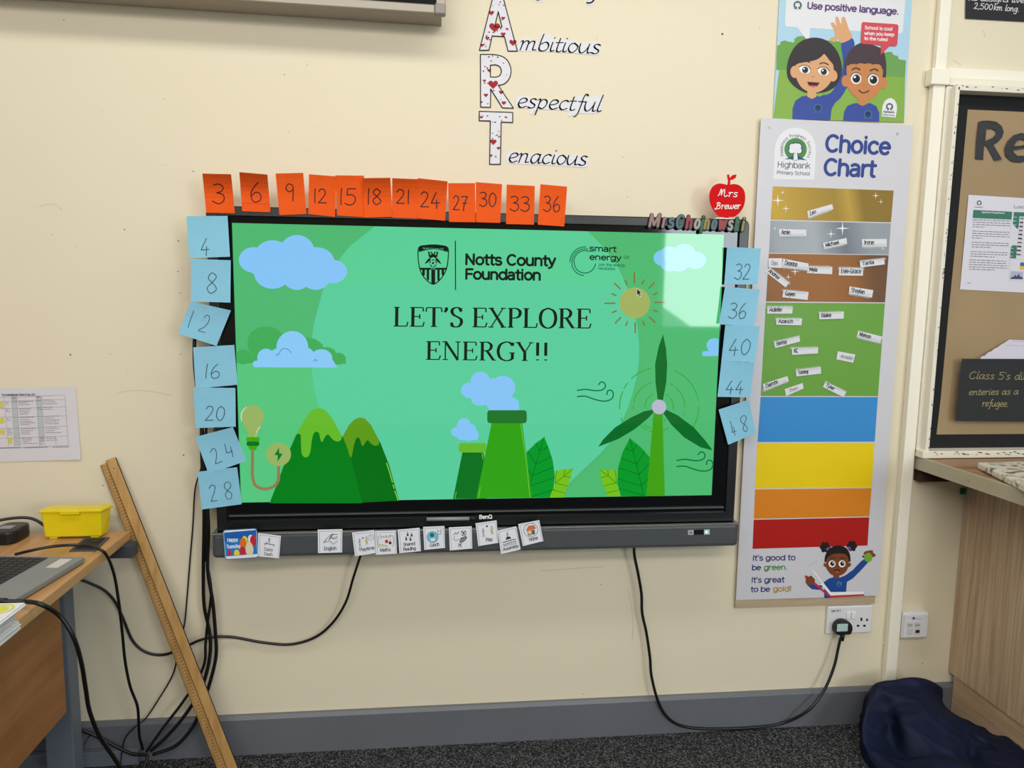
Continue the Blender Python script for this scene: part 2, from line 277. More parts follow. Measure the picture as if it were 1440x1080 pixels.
class Art:
    """flat print, cut paper and handwriting on one plane (or a slightly curled sheet), as one mesh"""
    EPS = 0.00022
    def __init__(s, Y=0.0, plane=None): s.Y = Y; s.b = MB(); s.pl = plane; s.n = 0
    def P(s, u, v, layer=0.0, back=0.0):
        if layer: layer += (s.n % 24)*0.03               # no two shapes share a plane exactly
        if s.pl: return s.pl(u, v, layer * s.EPS - back)
        y = s.Y(u, v) if callable(s.Y) else s.Y
        return at(u, v, y - layer * s.EPS + back)
    def poly(s, pts, m, layer=1, holes=(), smooth=0):
        if smooth: pts = catmull(list(pts), smooth, True)
        s.n += 1; loops = [[Vector((p[0], p[1], 0)) for p in pts]] + [[Vector((p[0], p[1], 0)) for p in h] for h in holes]
        fl = [p for l in loops for p in l]; tris = []
        for t in tessellate_polygon(loops):
            a, b, c = (fl[i] for i in t)
            k = (b.x-a.x)*(c.y-a.y)-(b.y-a.y)*(c.x-a.x)
            tris.append(t if k < 0 else (t[0], t[2], t[1]))       # image y runs down: face the room
        s.b.add([s.P(p.x, p.y, layer) for p in fl], tris, m); return s
    def rect(s, u0, v0, u1, v1, m, layer=1): return s.poly([(u0, v0), (u1, v0), (u1, v1), (u0, v1)], m, layer)
    def quad(s, q, m, layer=1): return s.poly(q, m, layer)
    def ell(s, u, v, ru, rv, m, layer=1, n=28, a0=0, a1=360):
        return s.poly([(u + ru*math.cos(math.radians(a0+(a1-a0)*k/(n if a1-a0 == 360 else n-1))), v - rv*math.sin(math.radians(a0+(a1-a0)*k/(n if a1-a0 == 360 else n-1)))) for k in range(n)], m, layer)
    def rrect(s, u0, v0, u1, v1, r, m, layer=1):
        pts = []
        for cx, cy, a in ((u1-r, v0+r, 0), (u0+r, v0+r, 90), (u0+r, v1-r, 180), (u1-r, v1-r, 270)):
            for k in range(5): pts.append((cx + r*math.cos(math.radians(a+22.5*k)), cy - r*math.sin(math.radians(a+22.5*k))))
        return s.poly(pts, m, layer)
    def line(s, pts, w, m, layer=2, smooth=0, cap=True, wf=None):
        if smooth: pts = catmull(list(pts), smooth)
        for i in range(1, len(pts)-1):                       # sharp corners are joined, not mitred
            d0 = (pts[i][0]-pts[i-1][0], pts[i][1]-pts[i-1][1]); d1 = (pts[i+1][0]-pts[i][0], pts[i+1][1]-pts[i][1])
            if d0[0]*d1[0]+d0[1]*d1[1] < .6*math.hypot(*d0)*math.hypot(*d1):
                s.line(pts[:i+1], w, m, layer, 0, cap, wf); return s.line(pts[i:], w, m, layer, 0, cap, wf)
        s.n += 1; N = len(pts); L = []; Rr = []
        for i, p in enumerate(pts):
            a = pts[max(i-1, 0)]; b = pts[min(i+1, N-1)]; dx, dy = b[0]-a[0], b[1]-a[1]; l = math.hypot(dx, dy) or 1
            ww = w if wf is None else wf(dx/l, dy/l)
            nx, ny = -dy/l*ww/2, dx/l*ww/2; L.append((p[0]+nx, p[1]+ny)); Rr.append((p[0]-nx, p[1]-ny))
        v = [s.P(*p, layer) for p in L] + [s.P(*p, layer) for p in Rr]
        s.b.add(v, [(i, i+1, N+i+1, N+i) for i in range(N-1)], m)
        if cap and w > 0.3:
            for p in (pts[0], pts[-1]): s.ell(p[0], p[1], w/2, w/2, m, layer, 8)
        return s
    def loop(s, pts, w, m, layer=2, smooth=0):
        p = catmull(list(pts), smooth, True) if smooth else list(pts)
        return s.line(p + [p[0]] if smooth else p + [p[0]], w, m, layer)
    def arc(s, u, v, r, a0, a1, w, m, layer=2, n=16, ry=None):
        ry = ry or r
        return s.line([(u + r*math.cos(math.radians(a0+(a1-a0)*k/n)), v - ry*math.sin(math.radians(a0+(a1-a0)*k/n))) for k in range(n+1)], w, m, layer)
    @staticmethod
    def tilt(u): return 0.033 - 0.088*(u-326)/684
    def up(s, u, v, h): return (-s.tilt(u)*h, -h)
    def text(s, t, u0, v0, u1, v1, cap, m, layer=2, w=None): return s.sans(t, u0, v0, u1, v1, cap, w or max(cap*.11, .35), m, layer)
    def sans(s, t, u0, v0, u1, v1, cap, w, m, layer=2, upv=None, slant=0.0, sp=0.02, cap_ends=True):
        adv = sum(SA[c][0]+sp for c in t); x = 0; U = upv or s.up((u0+u1)/2, v0, cap-w); k = w/2; L = math.hypot(u1-u0, v1-v0) or 1; ex, ey = (u1-u0)/L, (v1-v0)/L
        u0 += ex*k*.6; u1 -= ex*k*.6
        for c in t:
            a, st = SA[c]
            for q in st:
                pts = [(u0+(x+p[0]+slant*p[1])/adv*(u1-u0)+p[1]*U[0], v0-k+(x+p[0])/adv*(v1-v0)+p[1]*U[1]) for p in q]
                s.line(pts, w, m, layer, 0, cap_ends)
            x += a+sp
        return s
    def hand(s, t, u0, v0, u1, v1, xh, w, m, layer=2, nib=None, slant=0.0, upv=None, sp=0.0):
        adv = sum(A1[c][0] + sp for c in t); x = 0; U = upv or s.up((u0+u1)/2, v0, xh)
        for c in t:
            a, st = A1[c]
            for k in st:
                q = [(px + slant*py, py) for px, py in k]
                pts = [(u0+(x+p[0])/adv*(u1-u0)+p[1]*U[0], v0+(x+p[0])/adv*(v1-v0)+p[1]*U[1]) for p in q]
                if nib:
                    pts = catmull(pts, 6); 
                    for i in range(len(pts)-1):
                        a_, b_ = pts[i], pts[i+1]; n = nib; s.n += 1
                        s.b.add([s.P(a_[0]-n[0], a_[1]-n[1], layer), s.P(a_[0]+n[0], a_[1]+n[1], layer), s.P(b_[0]+n[0], b_[1]+n[1], layer), s.P(b_[0]-n[0], b_[1]-n[1], layer)], [(0, 1, 2, 3)], m)
                s.line(pts, w, m, layer, 0 if nib else 5)
            x += a + sp
        return s
    def serif(s, t, u0, v0, u1, v1, cap, m, layer=2, thick=0.165, thin=0.055):
        adv = sum(SER[c][0] for c in t); x = 0; U = s.up((u0+u1)/2, v0, cap); k = (u1-u0)/adv
        g = lambda px, py: (u0+(x+px)/adv*(u1-u0)+py*U[0], v0+(x+px)/adv*(v1-v0)+py*U[1])
        for c in t:
            a, st, se = SER[c]
            for q in st:
                pts = [g(*p) for p in q]
                if len(q) > 2: pts = catmull(pts, 6)
                def wf(dx, dy, q=q):
                    T = thick*cap; th = thin*cap
                    if len(q) == 2 and (q[1][0]-q[0][0])*(q[1][1]-q[0][1]) > 0.05: return th*1.15     # rising diagonals are thin
                    if c == 'N' and q[0][0] == q[1][0]: return th*1.3
                    if len(q) == 2 and abs(q[0][1]-q[1][1]) < 0.26 and c not in '!G': return th if q[0][1] == q[1][1] else th*1.3
                    return th + (T-th)*abs(dy)**1.3
                s.line(pts, 0, m, layer, 0, False, wf)
            for sx, sy, h in se: s.line([g(sx-h, sy), g(sx+h, sy)], 0, m, layer, 0, False, lambda dx, dy: thin*cap)
            x += a
        return s
    def sheet(s, q, m, th=0.0006, n=1, m_edge=None):
        """a real sheet: quad q (TL, TR, BR, BL) with thickness th, n x n cells"""
        g = lambda i, j: tuple((q[0][k]*(1-i)+q[1][k]*i)*(1-j)+(q[3][k]*(1-i)+q[2][k]*i)*j for k in (0, 1))
        v = []; f = []; N = n+1
        for bk in (0, 1):
            for j in range(N):
                for i in range(N): v.append(s.P(*g(i/n, j/n), 0, th*bk))
        K = N*N
        for j in range(n):
            for i in range(n):
                a = j*N+i; f.append((a, a+N, a+N+1, a+1)); f.append((K+a, K+a+1, K+a+N+1, K+a+N))
        rim = [i for i in range(N)] + [j*N+n for j in range(1, N)] + [n*N+i for i in range(n-1, -1, -1)] + [j*N for j in range(n-1, 0, -1)]
        for a, b in zip(rim, rim[1:]+rim[:1]): f.append((a, b, K+b, K+a))
        s.b.add(v, f, m); return s
    def slab(s, pts, m, th=0.003, smooth=0, holes=()):
        """a cut shape with thickness"""
        if smooth: pts = catmull(list(pts), smooth, True)
        s.poly(pts, m, 0, holes); k = s.b
        for lp in [pts] + list(holes):
            N = len(lp); k.add([s.P(*p, 0) for p in lp] + [s.P(*p, 0, th) for p in lp], [(i, (i+1) % N, N+(i+1) % N, N+i) for i in range(N)], m)
        return s
    def star(s, u, v, r, m, layer=2):
        p = []
        for k in range(8):
            a = math.radians(45*k+90); q = r if k % 2 == 0 else r*0.13; p.append((u+q*math.cos(a), v-q*math.sin(a)))
        return s.poly(p, m, layer)
    def heart(s, u, v, r, m, layer=2, rot=0):
        p = []; cr, sr = math.cos(rot), math.sin(rot)
        for k in range(22):
            t = 2*math.pi*k/22; x = 16*math.sin(t)**3/16*r; y = -(13*math.cos(t)-5*math.cos(2*t)-2*math.cos(3*t)-math.cos(4*t))/16*r
            p.append((u+x*cr-y*sr, v+x*sr+y*cr))
        return s.poly(p, m, layer)
    def build(s, name, parent=None): return s.b.build(name, parent, False)
def inq(q, a, b):
    """a point inside quad q (TL,TR,BR,BL) at fractions a across, b down"""
    return tuple((q[0][k]*(1-a)+q[1][k]*a)*(1-b)+(q[3][k]*(1-a)+q[2][k]*a)*b for k in (0, 1))
def cr(pts, ox, oy, sc): return [(ox+p[0]/sc, oy+p[1]/sc) for p in pts]
# ------------------------------------------------------------------ the setting
def wall_paint():
    m = mat('wall_paint', (226, 212, 178), 0.62, 0.3, bump=0.18, bscale=55); nt = m.node_tree; b = nt.nodes['Principled BSDF']
    tc = nt.nodes.new('ShaderNodeTexCoord'); n = nt.nodes.new('ShaderNodeTexNoise'); n.inputs['Scale'].default_value = 1.3; n.inputs['Detail'].default_value = 6
    r = nt.nodes.new('ShaderNodeValToRGB'); r.color_ramp.elements[0].color = rgb((223, 212, 185)); r.color_ramp.elements[1].color = rgb((230, 220, 194))
    nt.links.new(tc.outputs['Object'], n.inputs['Vector']); nt.links.new(n.outputs['Fac'], r.inputs['Fac']); nt.links.new(r.outputs['Color'], b.inputs['Base Color'])
    return m
CREAM = wall_paint()
def carpet():
    m = bpy.data.materials.new('carpet'); m.use_nodes = True; nt = m.node_tree; b = nt.nodes['Principled BSDF']
    tc = nt.nodes.new('ShaderNodeTexCoord'); n = nt.nodes.new('ShaderNodeTexNoise'); n.inputs['Scale'].default_value = 210; n.inputs['Detail'].default_value = 3
    r = nt.nodes.new('ShaderNodeValToRGB'); e = r.color_ramp.elements; e[0].position = 0.36; e[0].color = rgb((24, 25, 27)); e[1].position = 0.68; e[1].color = rgb((122, 122, 124))
    x = e.new(0.52); x.color = rgb((56, 57, 59))
    bp = nt.nodes.new('ShaderNodeBump'); bp.inputs['Strength'].default_value = 0.8; bp.inputs['Distance'].default_value = 0.004
    nt.links.new(tc.outputs['Object'], n.inputs['Vector']); nt.links.new(n.outputs['Fac'], r.inputs['Fac']); nt.links.new(r.outputs['Color'], b.inputs['Base Color'])
    nt.links.new(n.outputs['Fac'], bp.inputs['Height']); nt.links.new(bp.outputs['Normal'], b.inputs['Normal']); b.inputs['Roughness'].default_value = 0.95
    b.inputs['Specular IOR Level'].default_value = 0.1
    return m
def struct(mb, name, smooth=None): return tag(mb.build(name, None, smooth), kind='structure')
struct(MB().box((-4.2, -6.0, -0.1), (4.2, 0.1, 0.0), carpet()), 'floor')
struct(MB().box((-4.2, -6.0, 2.95), (4.2, 0.1, 3.05), mat('ceiling_white', (236, 234, 226), 0.9, bump=0.1, bscale=80)), 'ceiling')
# front wall with its scuffs, chips and pin holes
mb = MB().box((-4.2, 0.0, 0.0), (4.2, 0.1, 2.95), CREAM)
SCUFF = mat('wall_scuff', (128, 118, 102), 0.8); CHIP = mat('wall_chip', (240, 234, 220), 0.7); HOLE = mat('pin_hole', (70, 64, 58), 0.9)
rs = random.Random(4)
a = Art(0.0)
for u, v, r, m in [(90,28,1.6,SCUFF),(400,105,1.2,SCUFF),(432,92,1.0,SCUFF),(230,139,1,SCUFF),(144,155,.8,SCUFF),(233,232,1,SCUFF),(272,241,1.4,SCUFF),(406,185,1,SCUFF),
    (73,330,1.2,SCUFF),(175,323,1.7,SCUFF),(251,339,1.8,SCUFF),(107,346,.8,SCUFF),(99,499,1.9,SCUFF),(155,498,1,SCUFF),(254,498,1.2,HOLE),(250,382,1.3,SCUFF),(254,412,1.5,SCUFF),(180,521,1,SCUFF),
    (1016,48,2.2,HOLE),(1068,40,1,SCUFF),(839,54,.8,HOLE),(876,221,1,SCUFF),(882,277,1,SCUFF),(220,543,1.2,CHIP),(160,393,1.0,CHIP),(145,683,1.4,SCUFF),(155,680,1,SCUFF),(258,640,1.8,SCUFF),
    (578,854,1.2,CHIP),(693,962,1.4,CHIP),(845,822,1,SCUFF),(820,976,1,SCUFF),(1235,877,1.8,CHIP),(1244,906,2.6,CHIP),(1243,907,1.3,HOLE),(1250,610,1,HOLE),(1297,933,1,HOLE),(1221,910,1.2,CHIP),(1240,842,1.4,CHIP),(690,1000,1.0,SCUFF)]:
    a.poly([(u + r*rs.uniform(.5,1.1)*math.cos(t*1.05), v - r*rs.uniform(.35,.9)*math.sin(t*1.05)) for t in range(6)], m, 1)
for q in ([(760,803),(800,800),(848,797)], [(884,830),(890,870),(889,900)], [(55,290),(75,287),(88,296)], [(165,552),(200,549),(240,556)], [(1340,84),(1352,92)], [(1383,42),(1385,52)]):
    a.line(q, 0.9, mat('wall_dent', (205, 190, 160), 0.7), 1, 4)
mb.v += a.b.v and [] ; k = len(mb.v)
for f, fm in zip(a.b.f, a.b.fm): mb.f.append([k+i for i in f]); mb.fm.append(mb.mi(a.b.m[fm]))
mb.v += a.b.v
struct(mb, 'wall_front')
struct(MB().box((-4.2, -6.1, 0.0), (4.2, -6.0, 2.95), mat('back_wall_paint', (222, 212, 186), 0.8)), 'wall_back')
GREY = mat('skirting_paint', (104, 107, 113), 0.38, 0.45, bump=0.12, bscale=40, var=0.05, vscale=4)
b = MB(); b.prism([(-4.2, 0, 0), (-4.2, -0.022, 0), (-4.2, -0.022, 0.118), (-4.2, -0.012, 0.127), (-4.2, 0, 0.127)], (8.4, 0, 0), GREY)
struct(b, 'baseboard_front')
# daylight window in the back wall
wf = MB(); WH = mat('white_gloss_paint', (236, 236, 232), 0.35)
for x0, x1, z0, z1 in ((2.34, 4.1, 1.05, 1.11), (2.34, 4.1, 2.55, 2.61), (2.34, 2.40, 1.05, 2.61), (4.04, 4.1, 1.05, 2.61)): wf.box((x0, -6.0, z0), (x1, -5.95, z1), WH)
wf.box((2.40, -5.985, 1.11), (4.04, -5.98, 2.55), mat('bright_sky', (222, 238, 255), 0.3, emit=2.2))
struct(wf, 'window_1')

# ------------------------------------------------------------------ conduit and notice-board surround on the right
TR = mat('conduit_plastic', (244, 238, 220), 0.4, 0.45)
zj0, zj1 = at(1310, 118, -.036).z, at(1310, 95, -.036).z
cl, cr_ = at(1323, 0, -.026).x, at(1340, 0, -.026).x; jl, jr = at(1311, 106, -.036).x, at(1337, 106, -.036).x
c = thing('cable_conduit', ((cl+cr_)/2, 0, 0.13), 'cream plastic cable conduit running up the wall beside the choice chart', 'conduit')
MB().box((cl, -0.026, 0.129), (cr_, -.0012, zj0 + .004), TR, 0.003).build('trunking', c)
MB().box((cl+.004, -0.022, zj1 - .004), (cr_+.001, -.0012, 2.9), TR, 0.003).build('trunking', c)
MB().box((jl, -0.036, zj0), (jr, -.0012, zj1), TR, 0.003).build('joint_cover', c)
zr = at(1380, 104, -.02).z
tag(MB().box((jr+.001, -0.022, zr - .017), (3.4, -.0012, zr + .014), TR, 0.002).build('cable_conduit'), 'cream conduit running level along the top of the notice board', 'conduit')

FR = mat('frame_gloss', (232, 226, 208), 0.42, 0.45, var=0.03, vscale=8); CHIPD = mat('chipped_wood', (62, 44, 34), 0.9)
BX, BZ0, BZ1 = at(1349, 128, -.055).x, at(1308, 634, -.055).z, at(1349, 127, -.055).z
nb = thing('notice_board', (2.2, 0, BZ0), 'brown paper notice board with black border and chipped cream frame', 'notice board')
fb = MB()
fb.box((max(BX - .028, cr_ + .0015), -0.030, BZ0 - .012), (BX - .004, -0.0005, zj0 - .001), FR, 0.003)
fb.box((BX - .012, -0.056, BZ0 - .012), (BX + .002, 0, BZ1 + .012), FR, 0.002)
fb.box((jr + .0015, -0.034, BZ1 + .020), (3.3, -.0005, zr - .0185), FR, 0.002)
fb.box((BX - .006, -0.056, BZ1), (3.3, 0, BZ1 + .020), FR, 0.002)
fb.box((max(BX - .028, cr_ + .0015), -0.062, BZ0 - .024), (3.3, 0, BZ0), FR, 0.002)
fa = Art(-0.0563); rs = random.Random(8)
for k in range(46):                                                   # chips along the bead and the sill
    t = rs.random(); u = 1348.5*(1-t) + 1307.5*t + rs.uniform(-2, .2); v = 130 + 500*t; r = rs.uniform(.4, 1.2)
    fa.poly([(u-r*.5, v-r*1.6), (u+r*.5, v-r), (u+r*.6, v+r*1.5), (u-r*.5, v+r)], CHIPD, 1)
for k in range(8):
    u = 1352 + rs.random()*88; r = rs.uniform(.6, 1.5); v = 120 + (u-1350)*.055 + rs.uniform(-1, 2.5)
    fa.poly([(u-r*1.6, v-r*.5), (u+r, v-r*.6), (u+r*1.4, v+r*.5), (u-r, v+r*.4)], CHIPD, 1)
fs = Art(-0.0623)
for k in range(26):
    u = 1306 + rs.random()*134; r = rs.uniform(.5, 1.3); v = 637.5 + rs.uniform(-2.5, 2.2)
    fs.poly([(u-r*2.4, v-r*.4), (u+r, v-r*.6), (u+r*2.2, v+r*.4), (u-r, v+r*.4)], CHIPD, 1)
for q in (fa.b, fs.b):
    k = len(fb.v); fb.v += q.v
    for f, fm in zip(q.f, q.fm): fb.f.append([k+i for i in f]); fb.fm.append(fb.mi(q.m[fm]))
fb.build('frame', nb)
bk = MB().box((BX, -0.014, BZ0), (3.3, -0.002, BZ1), mat('black_border_paper', (22, 22, 23), 0.8, bump=0.1, bscale=30))
bk.build('border', nb)
KR = mat('kraft_paper', (163, 140, 107), 0.85, 0.15, bump=0.25, bscale=9, var=0.05, vscale=5)
kl = [at(u, v, -.0152) for u, v in ((1361,154),(1345,330),(1334,440),(1323,560),(1317,611))]
MB().prism([Vector((3.22, -.0152, kl[-1].z)), Vector((3.22, -.0152, kl[0].z))] + [Vector((p.x, -.0152, p.z)) for p in kl], (0, .0008, 0), KR).build('backing_paper', nb)

# ------------------------------------------------------------------ the interactive screen
BLK = mat('bezel_black', (22, 24, 26), 0.32, 0.5, var=0.04, vscale=20); GLB = mat('glass_border', (9, 11, 12), 0.07, 0.5)
BAR = mat('bar_grey', (72, 76, 78), 0.42, 0.45, var=0.04, vscale=30)
SZ = 1.2424; SW, SH = 0.7152, 0.4023; Z0 = SZ - SH; Z1 = SZ + SH
tv = thing('interactive_screen', (0, -0.03, 0.68), 'large wall mounted interactive screen showing a green energy slide', 'screen')
L, Rr, B_, T_ = -0.783, 0.789, 0.755, 1.690
MB().box((L + .02, -0.085, .72), (Rr - .02, -0.035, T_ - .02), mat('casing_black', (30, 31, 33), 0.5), 0.008).build('back_casing', tv)
for x in (-.35, .35): MB().box((x-.06, -0.036, .95), (x+.06, 0.0, 1.5), mat('bracket_steel', (60, 62, 64), 0.4, metal=.6), 0.003).build('wall_bracket', tv)
ow = .030
def ring_loop(x0, z0, x1, z1, r_top, r_bot, n=6):
    pts = []
    for cx_, cz_, a0, r in ((x1-r_top, z1-r_top, 0, r_top), (x0+r_top, z1-r_top, 90, r_top), (x0+r_bot, z0+r_bot, 180, r_bot), (x1-r_bot, z0+r_bot, 270, r_bot)):
        for k in range(n+1): t = math.radians(a0+90*k/n); pts.append((cx_+r*math.cos(t), cz_+r*math.sin(t)))
    return pts
f = MB(); O0 = ring_loop(L, B_, Rr, T_, .020, .004); O1 = ring_loop(L+.003, B_+.003, Rr-.003, T_-.003, .018, .004); I1 = ring_loop(L+ow-.001, B_+.031, Rr-ow+.001, T_-.025, .003, .003); N_ = len(O0)
lv = [[Vector((x, y, z)) for x, z in lp] for lp, y in ((O0, -.075), (O0, -.0955), (O1, -.098), (I1, -.098), (I1, -.082))]
f.add([p for l_ in lv for p in l_], [(k*N_+i_, k*N_+(i_+1) % N_, (k+1)*N_+(i_+1) % N_, (k+1)*N_+i_) for k in range(4) for i_ in range(N_)], BLK)
f.build('frame', tv)
g = MB()
for x0, x1, z0, z1 in ((L+ow+.003, -SW, B_+.030, T_-.027), (SW, Rr-ow-.003, B_+.030, T_-.027), (-SW, SW, Z1, T_-.027), (-SW, SW, B_+.030, Z0)):
    g.box((x0, -0.0905, z0), (x1, -0.080, z1), GLB)
g.build('glass_border', tv)
zl = at(640, 720.6, -.1).z
MB().box((L+.035, -0.1005, zl-.0015), (Rr-.035, -0.090, zl+.0015), BAR, 0.0005).build('trim_line', tv)
bar = MB(); loop = [(-.798, -.0, .762), (-.798, -.118, .762)]
bar.box((-.793, -0.122, .682), (.797, -0.05, .757), BAR, 0.012, 3)
bar.box((-.793, -0.124, .752), (.797, -0.06, .757), mat('bar_edge', (120, 120, 116), 0.3, metal=.4), 0.001)
bo = bar.build('speaker_bar', tv)
ca = Art(-0.1225); WT = mat('print_white', (235, 238, 236), 0.5); 
BG = mat('button_grey', (168, 176, 172), .4)
ca.quad([(967.5,745.5),(975.5,745.2),(975.5,752),(967.5,752.3)], BG); ca.ell(971.5, 749, 1.5, 1.5, mat('button_mark', (90, 96, 94), .4), 2, 10); ca.build('power_button', tv)['label'] = 'grey square button'
ca = Art(-0.1225); ca.quad([(975.5,745.5),(990,744.8),(990,751.6),(975.5,752)], mat('port_black', (10, 10, 11), .3)); ca.build('sensor_window', tv)
ca = Art(-0.1225); ca.quad([(990,744.8),(998,744.5),(998,751.6),(990,751.8)], mat('button_light', (176, 205, 192), .4)); ca.ell(993.5, 748.2, 1.8, 1.6, mat('led_glow', (225, 255, 240), .3, emit=.6), 2, 10); ca.build('power_button', tv)['label'] = 'button with a glowing green light'
la = Art(-0.0985); la.text('BenQ', 673.5, 730.2, 692.5, 729.6, 6.2, WT, 2, 1.25); la.build('logo', tv)

# the slide on the screen
s = Art(-0.0895)
s.b.box((-SW, -0.0895, Z0), (SW, -0.080, Z1), scr('green', (80, 188, 116)))
TEAL = scr('teal', (92, 210, 160)); DG = scr('text_dark', (3, 20, 15)); SKY = scr('cloud_blue', (137, 201, 253))
def clip(pts, x1=None):
    return [(min(p[0], x1(p[1])), p[1]) for p in pts] if x1 else pts
lower = [(330,548),(470,545),(620,600),(800,560),(1007,545),(1000,697.2),(340,707)]
s.poly([(333,511),(486,511),(480,515),(480,535),(470,600),(470,640),(520,690),(560,703.5),(340,707)], scr('green_low', (88, 202, 128)), 1)
s.poly(catmull([(527,318.4),(505,336),(489,350),(462,387),(449,427),(440,464),(438,500),(440,535),(449,575),(470,622),(500,660),(540,690),(562,703.4)], 4) + [(770,700)] +
       catmull([(785,694),(813,667),(857,623),(883,573),(897,520),(898,475),(890,430),(872,382),(848,347),(826,325)], 4), TEAL, 2)
s.poly([(527,318.4),(826,325),(848,347),(872,382),(880,405),(700,392),(560,400),(457,400),(489,350),(505,336)], scr('teal_top', (92, 211, 154)), 3)
s.poly(catmull([(868,360),(905,470),(897,560),(860,625),(800,690),(790,699)],4) + [(1000,697),(1006,560),(1013,420),(1017,330),(950,328)], scr('green_right', (80, 190, 116)), 1)
o = (320, 300, 3.789)
def els(lst, m, layer, o=o, xm=None):
    for x, y, rx, ry in lst:
        u, v = o[0]+x/o[2], o[1]+y/o[2]
        if xm: s.poly([(min(u+rx/o[2]*math.cos(t*.2244), xm(v)), v-ry/o[2]*math.sin(t*.2244)) for t in range(28)], m, layer)
        else: s.ell(u, v, rx/o[2], ry/o[2], m, layer)
els([(140,248,80,68),(240,225,95,82),(370,210,95,95),(470,260,100,80),(560,310,77,62),(240,320,98,82),(370,330,80,78),(470,340,75,68),(330,280,220,90)], SKY, 4)
MG = scr('bush', (66, 176, 90))
els([(205,690,100,88),(420,730,95,68),(530,755,50,42),(590,775,40,32),(85,765,42,40)], MG, 4); s.poly(cr([(50,745),(630,770),(630,802),(50,798)], *o), MG, 4)
LC = scr('cloud_pale', (140, 206, 252))
els([(345,715,85,88),(205,770,47,49),(500,772,58,48),(410,765,55,52),(270,765,50,45),(155,802,22,17)], LC, 5); s.poly(cr([(140,818),(190,780),(560,780),(585,822),(140,820)], *o), LC, 5)
LN = scr('cloud_line', (58, 120, 170))
s.line(cr([(277,745),(285,728),(305,720),(328,730),(338,742)], *o), .9, LN, 6, 4); s.line(cr([(262,762),(266,748),(276,752)], *o), .9, LN, 6, 3); s.line(cr([(460,788),(468,778),(477,788)], *o), .9, LN, 6, 3)
# bulb, cable and flash
o = (320, 540, 5.76); OL = scr('olive', (154, 184, 100)); BR = scr('brown', (150, 126, 84)); G1 = scr('green_mid', (62, 172, 14)); G2 = scr('green_dark', (8, 116, 30)); G3 = scr('leaf_light', (104, 190, 44))
els([(200,262,95,93)], OL, 4, o); s.poly(cr([(112,295),(140,350),(165,395),(170,432),(236,432),(245,390),(270,345),(290,290)], *o), OL, 4)
s.rrect(320+150/5.76, 540+430/5.76, 320+260/5.76, 540+466/5.76, 2, G1, 5); s.rrect(320+154/5.76, 540+466/5.76, 320+257/5.76, 540+501/5.76, 2, G2, 5); s.poly(cr([(165,501),(245,501),(232,530),(215,542),(195,542),(178,528)], *o), G1, 5)
s.line(cr([(202,540),(202,640),(202,745),(222,815),(275,847),(330,847),(380,825),(408,785),(413,735),(413,660)], *o), 4.3, BR, 7, 5)
els([(413,570,101,95)], OL, 8, o); s.poly(cr([(417,513),(380,575),(408,578),(403,632),(446,565),(418,562)], *o), scr('flash', (12, 120, 42)), 9)
s.line(cr([(115,297),(110,260),(118,225),(135,200)], *o), 1.3, WT, 6, 4); s.line(cr([(145,195),(153,190)], *o), 1.2, WT, 6); s.line(cr([(263,348),(245,370),(233,395)], *o), 1.1, WT, 6, 4); s.line(cr([(229,412),(231,420)], *o), 1.1, WT, 6)
# mountains
m1 = [(340,966),(400,810),(500,540),(560,400),(640,262),(690,208),(735,193),(785,207),(840,265),(930,430),(1000,600),(1090,966)]
m2 = [(930,430),(985,330),(1030,285),(1070,270),(1115,281),(1160,330),(1240,480),(1310,660),(1360,840),(1390,945)]
s.poly(cr(m2 + [(1090,960)], *o), scr('hill_back', (0, 112, 16)), 5); s.poly(cr(m1, *o), scr('hill_front', (0, 128, 24)), 6)
s.poly(cr([(553,412),(600,330),(640,262),(690,208),(735,193),(785,207),(840,265),(925,418)] + catmull([(922,450),(895,466),(855,452),(815,410),(788,430),(765,471),(750,440),(742,402),(722,386),(697,402),(682,460),(670,550),(650,588),(622,592),(600,560),(595,480),(592,415),(575,402)], 4), *o), G3, 7)
s.poly(cr([(932,425),(985,330),(1030,285),(1070,270),(1115,281),(1160,330),(1230,466)] + catmull([(1222,495),(1190,500),(1160,480),(1135,455),(1112,480),(1095,505),(1080,475),(1068,440),(1045,438),(1025,490),(1000,597),(970,520)], 4), *o), scr('moss', (96, 158, 24)), 6.5)
for q in ([(1288,642),(1313,715),(1336,795)], [(1341,818),(1349,845)], [(1355,868),(1370,905),(1380,940)]): s.line(cr(q, *o), 1.6, scr('lime', (124, 208, 60)), 7, 3)
# chimneys and smoke
o = (620, 510, 5.4)
els([(300,140,75,70),(215,210,62,58),(470,190,95,90),(390,240,150,88),(300,270,72,57),(480,310,112,60),(400,160,60,40)], SKY, 4, o); s.poly(cr([(330,300),(590,290),(598,366),(372,366)], *o), SKY, 4)
els([(175,480,54,57),(125,525,48,38),(225,512,45,48),(160,555,42,34),(215,560,62,33),(265,552,22,36)], SKY, 4, o)
s.poly(cr([(163,682),(322,682),(345,800),(345,1033),(92,1035)], *o), G2, 5); s.rrect(620+137/5.4, 510+610/5.4, 620+345/5.4, 510+682/5.4, 3, G3, 6)
s.poly(cr([(385,458),(617,458),(692,1026),(268,1031)], *o), scr('chimney', (50, 166, 18)), 7); s.rrect(620+352/5.4, 510+361/5.4, 620+652/5.4, 510+460/5.4, 4, scr('chimney_cap', (24, 118, 38)), 8)
for q in ([(606,465),(650,760),(676,1020)], [(285,1028),(300,945)], [(107,1030),(117,980)], [(312,690),(320,735)]): s.line(cr(q, *o), .8, scr('lime', (124, 208, 60)), 8)
def leaf(out, veins, o, c, cv, layer):
    s.poly(cr(out, *o), c, layer)
    for q in veins: s.line(cr(q, *o), .95, cv, layer+1)
LF = scr('leaf', (0, 156, 40)); LV = scr('leaf_vein', (0, 112, 26)); SLF = scr('leaf_small', (120, 198, 22)); SV = scr('leaf_small_vein', (70, 140, 10))
